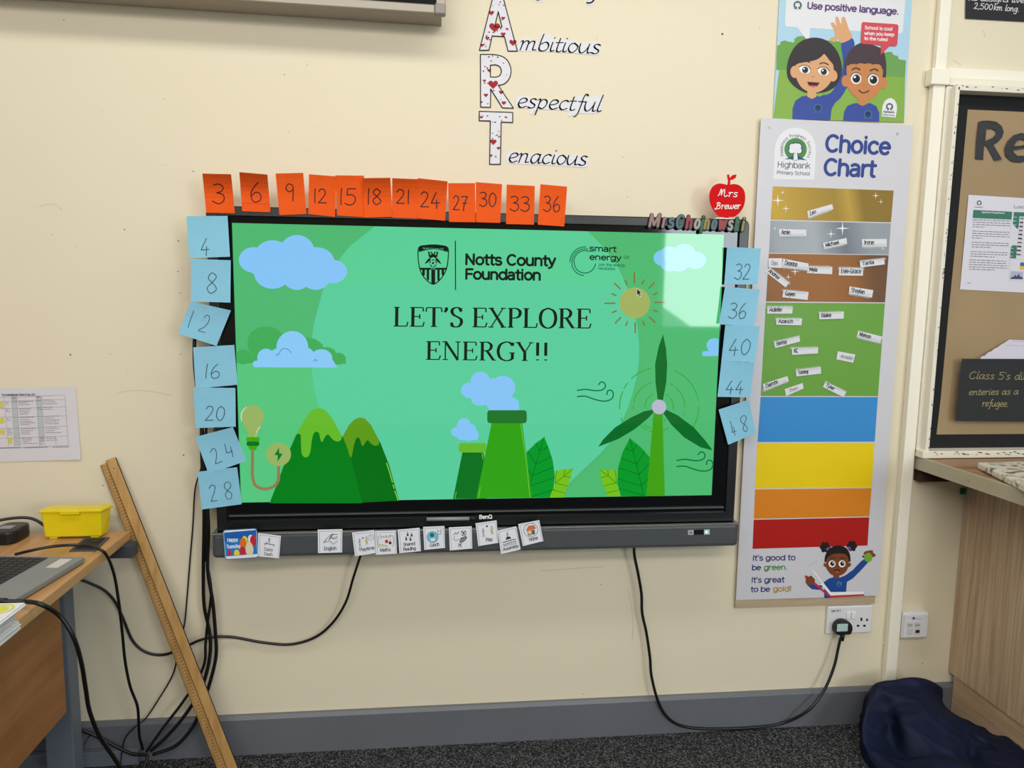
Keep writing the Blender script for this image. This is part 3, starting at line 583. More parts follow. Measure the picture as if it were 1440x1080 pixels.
leaf([(870,820),(940,810),(1002,805),(990,860),(965,935),(928,1024),(825,1025),(862,930)], [[(1002,805),(935,862),(868,915)],[(940,812),(935,862)],[(987,872),(935,862)],[(965,937),(868,915)],[(880,820),(868,915)],[(940,990),(845,965)]], o, SLF, SV, 5)
leaf([(785,565),(720,612),(648,682),(660,780),(690,1025),(826,1024),(856,945),(866,860),(850,745),(822,655)], [[(785,565),(752,670),(722,770),(692,870),(680,930)],[(752,670),(720,612)],[(752,670),(812,640)],[(722,770),(660,675)],[(722,770),(838,715)],[(694,858),(852,797)],[(694,858),(664,815)],[(680,935),(862,872)],[(690,1020),(858,962)]], o, LF, LV, 6)
# wind turbine
o = (800, 460, 4.32); BL = scr('blade', (4, 108, 38)); cx, cy = 800+548/4.32, 460+485/4.32; CA = scr('swirl', (62, 176, 62))
for r, segs in ((240, [(102,134),(143,152),(157,183),(196,205),(66,28),(26,18),(14,10),(0,-30)]), (156, [(107,168),(178,184),(64,58),(50,0),(-14,-20),(-38,-48),(-78,-107),(-104,-112),(-118,-136)]), (86, [(118,180),(60,48),(38,-8),(-60,-70),(-110,-120)]), (140, [(-67,-79),(-112,-130)])):
    for a0, a1 in segs: s.arc(cx, cy, r/4.32, a0, a1, 1.6, CA, 5, 12)
leaf([(185,865),(240,868),(290,870),(292,950),(312,1028),(235,1028),(205,945)], [[(185,865),(240,905),(290,950)],[(240,905),(236,868)],[(240,905),(196,914)],[(288,945),(210,965)],[(300,990),(222,1010)],[(282,872),(290,950)]], o, SLF, SV, 5)
leaf([(370,675),(325,762),(298,860),(295,950),(316,1028),(470,1028),(486,900),(491,790),(440,732)], [[(370,675),(390,755),(410,830),(440,960),(452,1028)],[(390,755),(344,735)],[(390,755),(415,712)],[(412,833),(317,795)],[(412,833),(460,755)],[(425,895),(302,855)],[(425,895),(488,830)],[(438,965),(298,920)],[(438,965),(478,925)],[(450,1022),(305,980)]], o, LF, LV, 6)
s.poly(cr([(515,520),(568,520),(583,1026),(470,1027)], *o), scr('tower', (66, 164, 14)), 8)
for q in ([(572,45),(590,130),(597,225),(592,335),(570,450),(541,450),(526,335),(524,225),(545,120)], [(517,515),(480,555),(400,620),(300,680),(178,727),(210,680),(280,610),(375,550),(455,512),(505,502)], [(588,500),(660,535),(760,610),(830,690),(873,749),(800,730),(700,670),(620,590),(572,520)]): s.poly(cr(q, *o), BL, 9)
s.ell(cx, cy, 10.2, 10.4, scr('hub', (186, 190, 208)), 10)
WN = scr('wind', (10, 116, 62))
for ox, oy in ((0, 0), (605, 425)):
    s.line(cr([(52+ox,385+oy),(100+ox,378+oy),(160+ox,386+oy),(203+ox,381+oy),(222+ox,360+oy),(214+ox,338+oy),(195+ox,334+oy),(180+ox,350+oy)], *o), 1.8, WN, 5, 4)
    s.line(cr([(52+ox,422+oy),(100+ox,420+oy),(160+ox,440+oy),(215+ox,450+oy),(258+ox,437+oy),(270+ox,405+oy),(256+ox,384+oy),(236+ox,388+oy),(231+ox,410+oy)], *o), 1.8, WN, 5, 4)
xe = lambda v: 1018.3 - .0508*(v-329)
els([(885,110,49,43),(905,130,60,40)], SKY, 5, o, xe); s.poly([(p[0] if p[0] < 1005 else xe(p[1]), p[1]) for p in cr([(835,145),(915,145),(915,176),(812,176),(808,162),(815,148)], *o)], SKY, 5)
o = (690, 300, 3.789)
els([(915,238,47,42),(950,222,50,46),(1030,210,60,48),(1000,262,60,48),(955,268,50,42),(1090,250,58,46)], scr('cloud_high', (134, 205, 244)), 4, o)
sx, sy = 690+768/3.789, 300+477/3.789; SN = scr('sun', (166, 182, 98)); RY_ = scr('sun_ray', (132, 114, 54))
s.ell(sx, sy, 21.6, 21.8, SN, 5, 40)
for k in range(16):
    t = math.radians(22.5*k+1); r0, r1 = ((28, 42) if k % 4 == 0 else (28.5, 39.5) if k % 2 == 0 else (28.5, 34.5)); s.line([(sx+r0*math.cos(t), sy-r0*math.sin(t)), (sx+r1*math.cos(t), sy-r1*math.sin(t))], 2.0, RY_, 5)
cur = [(780,402),(780,437),(788,429),(794,441),(799,438),(793,427),(803,425)]
s.poly([(p[0]+(p[0]-sxm)*.25, p[1]+(p[1]-sym)*.25) for sxm, sym in [(897.7, 411)] for p in cr(cur, *o)], scr('cursor_white', (225, 235, 230)), 6); s.poly(cr(cur, *o), scr('cursor_black', (16, 24, 40)), 7)
# logos and title
s.serif("LET'S EXPLORE", 552.0, 459, 832.5, 461.8, 27.4, DG, 6); s.serif("ENERGY!!", 597.5, 505.8, 773, 507.8, 26.0, DG, 6)
s.text('Notts County', 653, 373.2, 782.5, 375.2, 17.3, DG, 6, 3.3); s.text('Foundation', 653, 393.6, 762, 395.2, 17.0, DG, 6, 3.3)
s.line([(640.3,338.5),(640.6,408)], 1.5, DG, 6, 0, False)
q = lambda *p: cr(p, 560, 320, 4)
sh = catmull(q((116,112),(155,101),(196,98),(238,101),(279,114),(281,170),(272,230),(250,275),(225,303),(197,319),(168,303),(140,273),(121,230),(112,170)), 3, True)
s.loop(sh, 1.5, DG, 6)
s.poly(q((116,110),(155,100),(196,97),(238,100),(279,112),(279,138),(238,127),(196,123),(155,127),(116,138)), DG, 6)
s.text('Notts County FC', 594.5, 350.3, 624.5, 351.6, 2.5, TEAL, 8)
s.poly(q((118,226),(276,226),(273,238),(121,238)), DG, 6)
for x0, x1, y0 in ((135,150,268),(160,174,294),(186,208,317),(220,233,300),(244,258,270)): s.poly(q((x0,236),(x1,236),(x1,y0),((x0+x1)/2,y0+4),(x0,y0-6 if x0>150 else y0)), DG, 6)
for sg in (-1, 1):
    X = lambda x, y: (196+sg*x, y)
    s.poly(q(X(0,150),X(8,135),X(20,140),X(30,130),X(24,165),X(12,172),X(0,166)), DG, 6); s.poly(q(X(12,165),X(30,178),X(48,205),X(34,200),X(16,185)), DG, 6)
    s.ell(560+(196+sg*14)/4, 320+148/4, 1.2, 1.6, TEAL, 7, 10)
s.ell(609, 370.2, 5.3, 5.6, TEAL, 7, 20); s.arc(609, 370.2, 5.1, 0, 360, .7, DG, 8, 20); s.ell(609, 370, 1.7, 1.8, DG, 8, 6)
for k in range(5): t = math.radians(72*k+90); s.ell(609+4.2*math.cos(t), 370-4.3*math.sin(t), 1.0, 1.0, DG, 8, 6)
s.text('1862', 605.5, 378.9, 612.5, 379.0, 1.8, TEAL, 8)
TL = scr('logo_teal', (8, 118, 84))
for r, a0, a1 in ((15.5,68,180),(18.0,78,186),(20.8,86,182)): s.arc(822.5, 368, r, a0, a1, 1.5, TL, 6, 24)
s.arc(822.5, 369, 15.0, 180, 352, 1.5, TL, 6, 24); s.arc(822.5, 369, 18.6, 186, 264, 1.5, TL, 6, 14)
s.text('smart', 828, 353.6, 867.5, 355.0, 9.2, DG, 6, 1.6); s.text('energy', 828.3, 365.8, 874.2, 367.2, 9.2, DG, 6, 1.6); s.text('GB', 877, 363.8, 885, 364.2, 4.4, DG, 6)
s.text('Join the energy', 841, 374.2, 879.5, 375.2, 4.4, TL, 6, .7); s.text('revolution', 841, 379.4, 865.5, 380.2, 4.4, TL, 6, .7)
so = s.build('screen', tv)

# stylus on the ledge
st = MB(); p0, p1 = at(600, 730.2, -.111), at(660, 729.3, -.111); p2, p3 = at(667, 729.2, -.111), at(669.5, 729.2, -.111)
sty = thing('stylus', (p0 + p1)/2, 'grey stylus lying on the ledge under the screen beside the white lettering', 'pen')
MB().tube([p0, p1], .0058, mat('stylus_grey', (140, 142, 140), .4)).build('barrel', sty); MB().tube([p1, p2, p3], [.0052, .004, .0015], mat('stylus_tip', (30, 30, 30), .4)).build('tip', sty)
# ------------------------------------------------------------------ paper squares with the times tables
PEN = mat('pen_ink', (34, 40, 52), 0.6)
ORP = mat('orange_paper', (232, 88, 22), 0.8, 0.2, var=0.03, vscale=30, bump=0.06, bscale=60)
BLP = mat('blue_paper', (138, 198, 222), 0.8, 0.2, var=0.02, vscale=30, bump=0.05, bscale=60)
INKO = mat('ink_on_orange', (62, 8, 14), 0.6)
def bend(q, amt_top, amt_side=0.0, Y=-0.1, crease=None):
    """a sheet held at its lower part: the free top comes forward"""
    cx = sum(p[0] for p in q)/4; v0 = (q[0][1]+q[1][1])/2; v1 = (q[2][1]+q[3][1])/2; hw = abs(q[1][0]-q[0][0])/2
    def f(u, v):
        t = max(0, min(1.15, (v1-v)/(v1-v0))); k = (u-cx)/hw
        return Y - amt_top*max(0, t-.35)**2*2.3 - amt_side*k*t
    return f
orange = [  # number, quad, top curl, side curl, digits box (u0,u1 baseline v, x-height), z
 ('3', [(284.5,244),(325,245),(330.5,300),(290,299)], .030, .004, [('3',297,318,286,18)], 'first of the row, leaning right'),
 ('6', [(336.5,242),(376,245.5),(380.5,298.5),(340.5,297)], .034, .004, [('6',350,371,283.5,18)], 'darker with a crease across its foot'),
 ('9', [(387.5,244),(426.5,243),(431,301),(393,302.5)], .012, 0, [('9',399,416,282,16)], ''),
 ('12', [(434.5,245),(473,248),(471,305),(433.5,301)], .010, .002, [('12',440,461,285,13)], ''),
 ('15', [(471.5,246.5),(512,247),(512,305.5),(474,303)], .010, -.003, [('15',476,503,287.5,15)], ''),
 ('18', [(509.5,250.5),(549,250),(551.5,305),(512,306)], .026, 0, [('18',515,538,287,14.5)], ''),
 ('21', [(551.5,250.5),(588,252),(588,307.5),(551.5,306)], .024, 0, [('21',556,578,286,13)], ''),
 ('24', [(587.5,250.5),(629.5,255),(626,310.5),(587.5,307)], .020, .003, [('24',590,620,291,14)], ''),
 ('27', [(630,257.5),(668,257.5),(668.5,312.5),(631.5,312)], .006, 0, [('27',636,659,295,13)], ''),
 ('30', [(669,256),(706,259),(703.5,313.5),(669.5,312.5)], .008, 0, [('30',673,699,290,13)], ''),
 ('33', [(712.5,259.5),(752,261.5),(751,316),(711.5,315)], .008, 0, [('33',716,746,296.5,13.5)], ''),
 ('36', [(760,259),(797.5,262.5),(793.5,318.5),(756,316)], .006, .002, [('36',763,789,297,14)], ''),
]
for i, (num, q, ct, cs, dg, ex) in enumerate(orange):
    Yb = -0.1002 - 0.0009*(i % 2) - (0.001 if num in ('18', '24') else 0)
    ar = Art(bend(q, ct, cs, Yb)); ar.sheet(q, ORP, 0.0004, 8)
    if num == '6': ar.line([(340.2,286),(360,286.5),(380,287.5)], .7, mat('orange_crease', (196, 66, 18), .8), 1)
    for t, u0, u1, v, xh in dg: ar.hand(t, u0, v, u1, v+1, xh*.95, 1.55, INKO, 2, slant=.0 if num != '3' else .02)
    tag(ar.build('number_note'), 'orange paper rectangle with handwritten %s on the top edge of the screen' % num, 'paper note', 'orange number notes along the top of the screen')
blue = [
 ('4', [(262,304),(320,303.5),(323.5,361),(266,363)], .004, 0, [('4',281,296,358,16)]),
 ('8', [(268.5,364),(324.5,366),(324,425.5),(268.5,424)], .004, 0, [('8',288,307,412.5,20)]),
 ('12', [(268.5,424),(324.8,436.5),(304.5,486.5),(250.5,469)], .006, .006, None),
 ('16', [(271.5,488.5),(329.5,485),(334,541),(275,546.5)], .003, 0, [('16',286,311,532,14)]),
 ('20', [(272,545),(331,545.5),(331.5,600),(275,602)], .002, 0, [('20',287,317,591.5,14)]),
 ('24', [(274.5,614.5),(327.5,600.5),(346.5,648),(293.5,667)], .006, .003, None),
 ('28', [(277.5,663.5),(333.5,657),(340,709),(284,716.5)], .003, .002, None),
 ('32', [(1022.5,347),(1070,349.5),(1065,400),(1018.5,400)], .004, -.004, [('32',1031.5,1055,393,15)]),
 ('36', [(1019.5,403),(1068.5,407.5),(1060,460),(1011,455.5)], .003, -.004, [('36',1023,1050,448,15)]),
 ('40', [(1020,457),(1068.5,459),(1061.5,509.5),(1014.5,507.5)], .003, -.004, [('40',1023,1055,499,15.5)]),
 ('44', [(1014.5,507.5),(1060.5,510),(1055,558.8),(1009,558)], .004, .004, [('44',1019,1046,553,12)]),
 ('48', [(1010.5,576),(1053,562),(1063,609),(1024,625.5)], .004, .004, None),
]
GP = mat('pencil_grey', (58, 76, 92), 0.6)
for i, (num, q, ct, cs, dg) in enumerate(blue):
    left = i < 7; Yb = -0.1004 - (0.0006 if i % 2 else 0) - (0.0012 if num in ('24',) else 0)
    if not left: Yb = -0.1004 - 0.0008*(i-7) - (0.002 if num == '48' else 0)
    ar = Art(bend(q, ct, cs, Yb)); ar.sheet(q, BLP, 0.0004, 8)
    if dg:
        for t, u0, u1, v, xh in dg: ar.hand(t, u0, v, u1, v, xh*.9, 1.15, GP, 2, slant=.08)
    elif num == '12':
        ar.line([(272.5,437),(268,449),(264.5,460.5)], 1.0, GP, 2, 4); ar.line([(287,447),(291,443),(294.5,446),(293,453),(287,460),(279,464.5),(288.5,467.5)], 1.0, GP, 2, 5)
    elif num == '24':
        ar.line([(296,636),(299,631),(303,632.5),(304.5,640),(303,652.5)], 1.0, GP, 2, 5); ar.line([(303,652.5),(312.5,648.5)], 1.0, GP, 2); ar.line([(316,624.5),(319,637),(327,634.5)], 1.0, GP, 2); ar.line([(324,628),(328,643)], 1.0, GP, 2)
    elif num == '28':
        ar.line([(294,687),(297,682.5),(301.5,683),(302,689),(297,705)], 1.0, GP, 2, 5); ar.line([(297,705),(305.5,703.8)], 1.0, GP, 2)
        ar.line([(320,690),(315.5,684.5),(317.5,678.5),(322.5,678.5),(324.5,684),(320,690),(317,696),(320,701.5),(325,700.5),(325.5,694),(320,690)], 1.0, GP, 2, 5)
    else:
        ar.line([(1027,592),(1030,605),(1029,608),(1035.5,606)], .9, GP, 2); ar.line([(1031.5,600),(1033.5,612)], .9, GP, 2)
        ar.line([(1046.5,596.5),(1042,592.5),(1042.5,586.5),(1047,584.5),(1049.5,588),(1046.5,596.5),(1045,603.5),(1049,607),(1051,602),(1046.5,596.5)], .9, GP, 2, 5)
    tag(ar.build('number_note'), 'pale blue paper square with handwritten %s on the %s edge of the screen' % (num, 'left' if left else 'right'), 'paper note', 'blue number notes down the sides of the screen')

# ------------------------------------------------------------------ timetable cards on the speaker bar
CW = mat('card_white', (232, 233, 240), 0.35, 0.45); CK = mat('card_ink', (40, 42, 48), 0.6); RED = mat('print_red', (196, 40, 46), .5); YEL = mat('print_yellow', (240, 214, 40), .5)
BLU = mat('print_blue', (34, 118, 190), .5); CYA = mat('print_cyan', (122, 190, 220), .5); GRN = mat('print_green', (24, 118, 84), .5); ORG = mat('print_orange', (226, 112, 44), .5); TAN = mat('print_tan', (218, 160, 120), .5); NAVY = mat('print_navy', (30, 48, 110), .5)
c1 = lambda p: cr(p, 300, 730, 5.538); c2 = lambda p: cr(p, 540, 715, 6.0)
cards = [('Happy Tuesday', c1([(72,85),(340,70),(355,300),(90,318)])), ('Daily Dash', c1([(348,108),(527,130),(512,305),(350,290)])), ('English', c1([(813,82),(1005,78),(1003,260),(815,265)])),
 ('Playtime', c1([(1080,105),(1253,85),(1262,265),(1103,290)])), ('Maths', c1([(1258,92),(1422,87),(1430,268),(1265,278)])), ('Shared Reading', c2([(115,180),(300,162),(312,360),(130,378)])),
 ('Lunch', c2([(330,155),(510,148),(515,333),(340,350)])), ('PE', c2([(547,160),(740,150),(745,338),(555,355)])), ('Play', c2([(772,125),(950,100),(965,290),(795,318)])), ('Assembly', c2([(958,187),(1115,150),(1153,345),(988,385)])), ('Home', c2([(1132,132),(1310,98),(1345,275),(1172,318)]))]
what = {'Happy Tuesday': 'blue card with balloons reading Happy Tuesday at the end of the speaker bar', 'Daily Dash': 'small white card reading Daily Dash beside the blue balloon card', 'English': 'small white card with a writing hand reading English', 'Playtime': 'small white card with two children and a clock reading Playtime',
 'Maths': 'small white card with a sum and shapes reading Maths', 'Shared Reading': 'small white card with four tiny figures reading Shared Reading', 'Lunch': 'small white card with a round blue plate reading Lunch', 'PE': 'small white card with ball, rope and shoe reading PE', 'Play': 'small white tilted card with two children and a ball reading Play',
 'Assembly': 'small white tilted card with rows of figures reading Assembly', 'Home': 'small white tilted card with a house in a circle reading Home'}
for i, (t, q) in enumerate(cards):
    ar = Art(-0.1262 - 0.0012*(i % 2)); Q = lambda a, b: inq(q, a, b); W_ = q[1][0]-q[0][0]
    uv = lambda h: ((q[0][0]-q[3][0])/(q[3][1]-q[0][1])*h, -h)
    def wr(s_, a0, a1, b_, cap, w=.66, m=CK): ar.sans(s_, *Q(a0, b_), *Q(a1, b_), cap, w, m, 3, upv=uv(cap))
    def pl(pts, w=.7, m=CK, sm=0, ly=3): ar.line([Q(*p) for p in pts], w, m, ly, sm)
    def fl(pts, m, ly=2): ar.poly([Q(*p) for p in pts], m, ly)
    def di(a_, b_, r, m, ly=2, k=1.0): ar.ell(*Q(a_, b_), r*W_, r*W_*k, m, ly, 18)
    def man(a_, b_, k, m=CK, skirt=None):
        ar.loop([(Q(a_, b_)[0]+.055*k*W_*math.cos(x*.7), Q(a_, b_)[1]+.055*k*W_*math.sin(x*.7)) for x in range(9)], .5, m, 3)
        if skirt: fl([(a_-.05*k, b_+.1*k), (a_+.05*k, b_+.1*k), (a_+.1*k, b_+.34*k), (a_-.1*k, b_+.34*k)], skirt, 2)
        else: pl([(a_, b_+.06*k), (a_, b_+.26*k)], .6)
        pl([(a_-.13*k, b_+.2*k), (a_, b_+.12*k), (a_+.13*k, b_+.16*k)], .5); pl([(a_-.08*k, b_+.5*k), (a_-.02*k, b_+.28*k)], .5); pl([(a_+.08*k, b_+.5*k), (a_+.02*k, b_+.28*k)], .5)
    if i == 0:
        def rq(d, n=5):
            P4 = [Q(d, d), Q(1-d, d), Q(1-d, 1-d), Q(d, 1-d)]; out = []
            for k_ in range(4):
                p = P4[k_]; a_, b_ = P4[k_-1], P4[(k_+1) % 4]; R_ = 4.0
                la_, lb_ = math.dist(p, a_), math.dist(p, b_); A_ = (p[0]+(a_[0]-p[0])*R_/la_, p[1]+(a_[1]-p[1])*R_/la_); B_2 = (p[0]+(b_[0]-p[0])*R_/lb_, p[1]+(b_[1]-p[1])*R_/lb_)
                out += [tuple((1-x)**2*A_[j]+2*x*(1-x)*p[j]+x*x*B_2[j] for j in (0, 1)) for x in (0, .25, .5, .75, 1)]
            return out
        ar.slab(rq(0), mat('card_rim', (70, 120, 150), .4), 0.0009); ar.poly(rq(.022), CW, 1)
        fl([(.03,.09),(.97,.06),(.965,.87),(.035,.885)], mat('balloon_sky', (32, 124, 200), .45)); fl([(.03,.09),(.97,.06),(.967,.3),(.03,.38)], mat('balloon_sky_deep', (24, 96, 180), .45), 2.4)
        wr('Happy', .11, .43, .41, 4.6, .95, CW); wr('Tuesday', .07, .49, .63, 4.6, .95, CW)
        for a_, b_, ra, rb, m in ((.80,.36,.085,.15,CW),(.865,.42,.09,.19,RED),(.62,.40,.085,.16,YEL),(.57,.49,.10,.19,ORG),(.74,.70,.115,.25,mat('balloon_cream',(226,214,180),.4)),(.54,.77,.085,.18,RED),(.36,.81,.08,.13,YEL),(.15,.80,.045,.16,RED)):
            ar.poly([Q(a_+ra*math.cos(x*.35), min(.87, b_+rb*math.sin(x*.35))) for x in range(18)], m, 3 + .3*(m != CW))
    else:
        ar.sheet(q, CW, 0.0009, 1)
        e = .075; ar.line([Q(e,.98), Q(e,e), Q(.95,e)] + ([Q(.95,.96)] if t not in ('Playtime',) else []), .42, mat('card_rule', (120, 124, 140), .6), 1, 0, False)
        if t == 'Daily Dash':
            man(.5,.18,.42); pl([(.28,.42),(.74,.43)],.8); pl([(.32,.42),(.31,.5)]); pl([(.7,.43),(.72,.51)]); pl([(.36,.33),(.42,.41)],.6); wr('Daily', .27,.70,.73,3.9,.55); wr('Dash', .27,.70,.93,3.9,.55)
        if t == 'English':
            pl([(.25,.55),(.5,.25),(.6,.22),(.8,.22)],.6,CK,4); pl([(.5,.28),(.62,.38),(.8,.3)],.6,CK,4); pl([(.45,.45),(.62,.2)],1.1); pl([(.23,.56),(.5,.5),(.64,.64)],.6); pl([(.36,.4),(.23,.56)],.5); pl([(.64,.64),(.8,.5)],.5); pl([(.5,.36),(.7,.42),(.8,.36)],.5,CK,3); wr('English', .25,.78,.89,4.8)
        if t == 'Playtime': man(.3,.34,.6); man(.62,.28,.6,CK,YEL); di(.46,.28,.035,CK,3); ar.loop([Q(.83+.13*math.cos(x*.6), .3+.13*math.sin(x*.6)) for x in range(10)], .4, CK, 3); pl([(.83,.3),(.83,.22)],.4); pl([(.83,.3),(.88,.33)],.4); wr('Playtime', .24,.98,.83,4.4)
        if t == 'Maths':
            ar.sans('2+3=5'.replace('+', '-').replace('=', ':'), *Q(.24,.3), *Q(.74,.28), 3.6, .5, CK, 3) if False else None
            ar.sans('2', *Q(.24,.32), *Q(.34,.32), 3.8, .5, CK, 3); ar.sans('3', *Q(.46,.31), *Q(.56,.31), 3.8, .5, CK, 3); ar.sans('5', *Q(.66,.3), *Q(.76,.3), 3.8, .5, CK, 3)
            pl([(.37,.26),(.44,.26)],.4); pl([(.405,.22),(.405,.3)],.4); pl([(.59,.24),(.65,.24)],.4); pl([(.59,.28),(.65,.28)],.4)
            fl([(.46,.4),(.6,.39),(.61,.52),(.47,.53)], RED); fl([(.63,.45),(.77,.45),(.7,.33)], YEL); di(.7,.53,.07,NAVY); fl([(.17,.54),(.6,.62),(.58,.72),(.16,.66)], mat('ruler_print',(214,214,180),.5))
            for k_ in range(6): pl([(.2+k_*.065,.55+k_*.012),(.2+k_*.065,.6+k_*.012)],.3)
            pl([(.2,.2),(.14,.3),(.13,.6),(.18,.7)],.5,CK,4); pl([(.78,.2),(.86,.3),(.86,.6),(.78,.7)],.5,CK,4); wr('Maths', .2,.72,.89,4.6)
        if t == 'Shared Reading':
            for a_, b_ in ((.44,.16),(.62,.2),(.36,.34),(.55,.37)): man(a_,b_,.30); di(a_,b_+.1,.045,CK,3)
            wr('Shared', .2,.76,.72,4.2); wr('Reading', .18,.78,.92,4.2)
        if t == 'Lunch':
            di(.42,.47,.27,CK,2); di(.42,.47,.255,CYA,2.4); di(.4,.38,.105,GRN,3); fl([(.33,.52),(.52,.51),(.53,.64),(.34,.65)], CW, 3); pl([(.66,.14),(.69,.36),(.82,.36),(.84,.13)],.5); pl([(.67,.22),(.83,.22)],.4); wr('Lunch', .28,.74,.89,4.6)
        if t == 'PE':
            di(.64,.28,.125,CK,2); di(.64,.28,.11,CW,2.4); di(.64,.28,.05,CK,3); di(.57,.22,.03,CK,3); di(.71,.22,.03,CK,3); di(.6,.37,.03,CK,3); di(.7,.36,.03,CK,3)
            pl([(.2,.33),(.3,.24)],.9); pl([(.33,.32),(.43,.22)],.9); pl([(.24,.4),(.2,.52),(.32,.6),(.44,.52)],.5,CK,4); fl([(.44,.66),(.5,.5),(.72,.42),(.78,.47),(.74,.58),(.6,.68),(.48,.71)], mat('shoe_print',(70,72,78),.6)); pl([(.5,.6),(.7,.48)],.5,CW); pl([(.5,.66),(.72,.54)],.5,CW); wr('PE', .38,.56,.9,4.6)
        if t == 'Play': man(.32,.32,.66); man(.74,.26,.66,CK,YEL); di(.52,.2,.045,CK,3); wr('Play', .4,.74,.87,4.6)
        if t == 'Assembly':
            man(.48,.18,.5); fl([(.4,.36),(.58,.36),(.64,.46),(.34,.46)], CK); pl([(.18,.54),(.84,.52)],1.0)
            for k_ in range(7): di(.22+k_*.1,.64-.004*k_,.035,CK,3); pl([(.19+k_*.1,.72),(.22+k_*.1,.68),(.25+k_*.1,.72)],.5)
            wr('Assembly', .12,.92,.9,4.2)
        if t == 'Home':
            ar.loop([Q(.52+.33*math.cos(x*.3), .38+.31*math.sin(x*.3)) for x in range(21)], .55, CK, 3); fl([(.36,.36),(.68,.36),(.68,.58),(.36,.6)], TAN); fl([(.3,.37),(.46,.18),(.7,.2),(.76,.36)], ORG); fl([(.55,.4),(.66,.4),(.66,.58),(.55,.59)], GRN, 3); fl([(.4,.42),(.5,.42),(.5,.5),(.4,.5)], CW, 3); pl([(.3,.37),(.46,.18),(.7,.2),(.76,.36)],.5); pl([(.36,.37),(.36,.6),(.68,.58),(.68,.36)],.5); wr('Home', .34,.78,.87,4.6)
    tag(ar.build('timetable_card'), what[t], 'card', 'picture cards along the speaker bar')

# ------------------------------------------------------------------ red apple sign and glitter name letters
ap = lambda p: cr(p, 890, 240, 7.579)
apple = thing('apple_sign', at(1022, 305, -.075), 'flat red apple shaped name sign standing on top of the screen', 'sign')
RA = mat('red_acrylic', (204, 16, 20), 0.6, 0.1)
ar = Art(-0.072)
body = catmull(ap([(1020,152),(1070,142),(1120,150),(1165,180),(1192,230),(1198,290),(1188,360),(1160,420),(1115,470),(1070,494),(1020,490),(960,496),(905,480),(855,420),(825,355),(813,290),(820,225),(850,170),(900,140),(950,138),(990,148)]), 4, True)
ar.slab(body, RA, 0.003); 
for q, L_ in (([(905,235),(918,205),(925,200),(912,280)],0),):
    pass
ar.hand('Mrs', *ap([(905,272)])[0], *ap([(1118,280)])[0], 6.2, 1.15, WT, 2, nib=(.35, -.25)); ar.hand('Brewer', *ap([(880,408)])[0], *ap([(1148,405)])[0], 5.4, 1.05, WT, 2, nib=(.35, -.25))
ar.build('apple_body', apple)
ar = Art(-0.0718); ar.slab(catmull(ap([(1008,155),(1012,110),(1002,55),(1010,40),(1026,42),(1030,62),(1038,85),(1036,155)]), 4, True), RA, 0.003); ar.build('stalk', apple)
ar = Art(-0.0722); ar.slab(catmull(ap([(1034,98),(1045,62),(1070,46),(1103,44),(1095,75),(1065,95)]), 4, True), RA, 0.003); ar.build('leaf', apple)
ar = Art(-0.070); ar.slab(ap([(968,486),(1024,486),(1026,508),(966,506)]), RA, 0.02); ar.build('foot_tab', apple)
ar = Art(-0.060); 
p0 = at(1003, 306, -.075); MB().box((p0.x, -0.09, T_), (p0.x+.066, -0.062, T_+.004), mat('clear_base', (214, 208, 190), .2), .001).build('base', apple)

nm = thing('name_letters', at(980, 320, -.104), 'glittery multicoloured joined name letters across the top right corner of the screen frame', 'sign')
gl = lambda n, c: mat('glitter_'+n, tuple(int(q*.84) for q in c), 0.5, 0.3, metal=0.1, var=0.25, vscale=900)
cols = [('rose',(176,142,136)),('rose',(176,142,136)),('blue',(104,132,148)),('teal',(96,134,136)),('red',(176,84,88)),('silver',(188,184,172)),('green',(80,124,96)),('gold',(170,156,88)),('blue',(88,126,136)),('red',(180,92,92)),('silver',(176,172,160)),('green',(70,122,86)),('gold',(178,160,84))]
x_ = [(150,288),(300,345),(362,438),(440,540),(548,632),(636,716),(716,742),(742,815),(822,890),(896,992),(996,1066),(1072,1128),(1140,1188)]
BKL = mat('letter_backing', (26, 26, 28), 0.5)
for k_, (ch, (n_, c_), (xa, xb)) in enumerate(zip('MrsChojnowski', cols, x_)):
    t = (xa-150)/1038; base = 604 + 44*t; (u0, v0), (u1, v1) = ap([(xa, base), (xb, base+3)])
    ar = Art(-0.1045 - .0004*(k_ % 2)); up_ = (.14*13, -13)
    src = SA.get(ch); adv = src[0]; cap = 17.0; U = (3.2, -cap)
    for wdt, m_, ly in ((5.2, BKL, 0), (3.4, gl(n_, c_), 3)):
        for qq in src[1]:
            pts = [(u0+2+p[0]/adv*(u1-u0-3.4)+p[1]*U[0], v0-1.6+(1.6 if ly == 0 else 0)*.4+p[1]*U[1]) for p in qq]
            ar.line(pts, wdt, m_, ly, 0)
    # give the cut letter its thickness
    k0 = len(ar.b.v); vv = [v.copy() for v in ar.b.v]; ff = [f for f, fm in zip(ar.b.f, ar.b.fm) if fm == 0]
    ar.b.add([v + Vector((0, 0.004, 0)) for v in vv], [tuple(f) for f in ff], BKL)
    for f in ff:
        n4 = len(f)
        for j in range(n4): ar.b.add([vv[f[j]], vv[f[(j+1) % n4]], vv[f[(j+1) % n4]] + Vector((0, .004, 0)), vv[f[j]] + Vector((0, .004, 0))], [(0, 1, 2, 3)], BKL)
    ar.build('letter', nm)

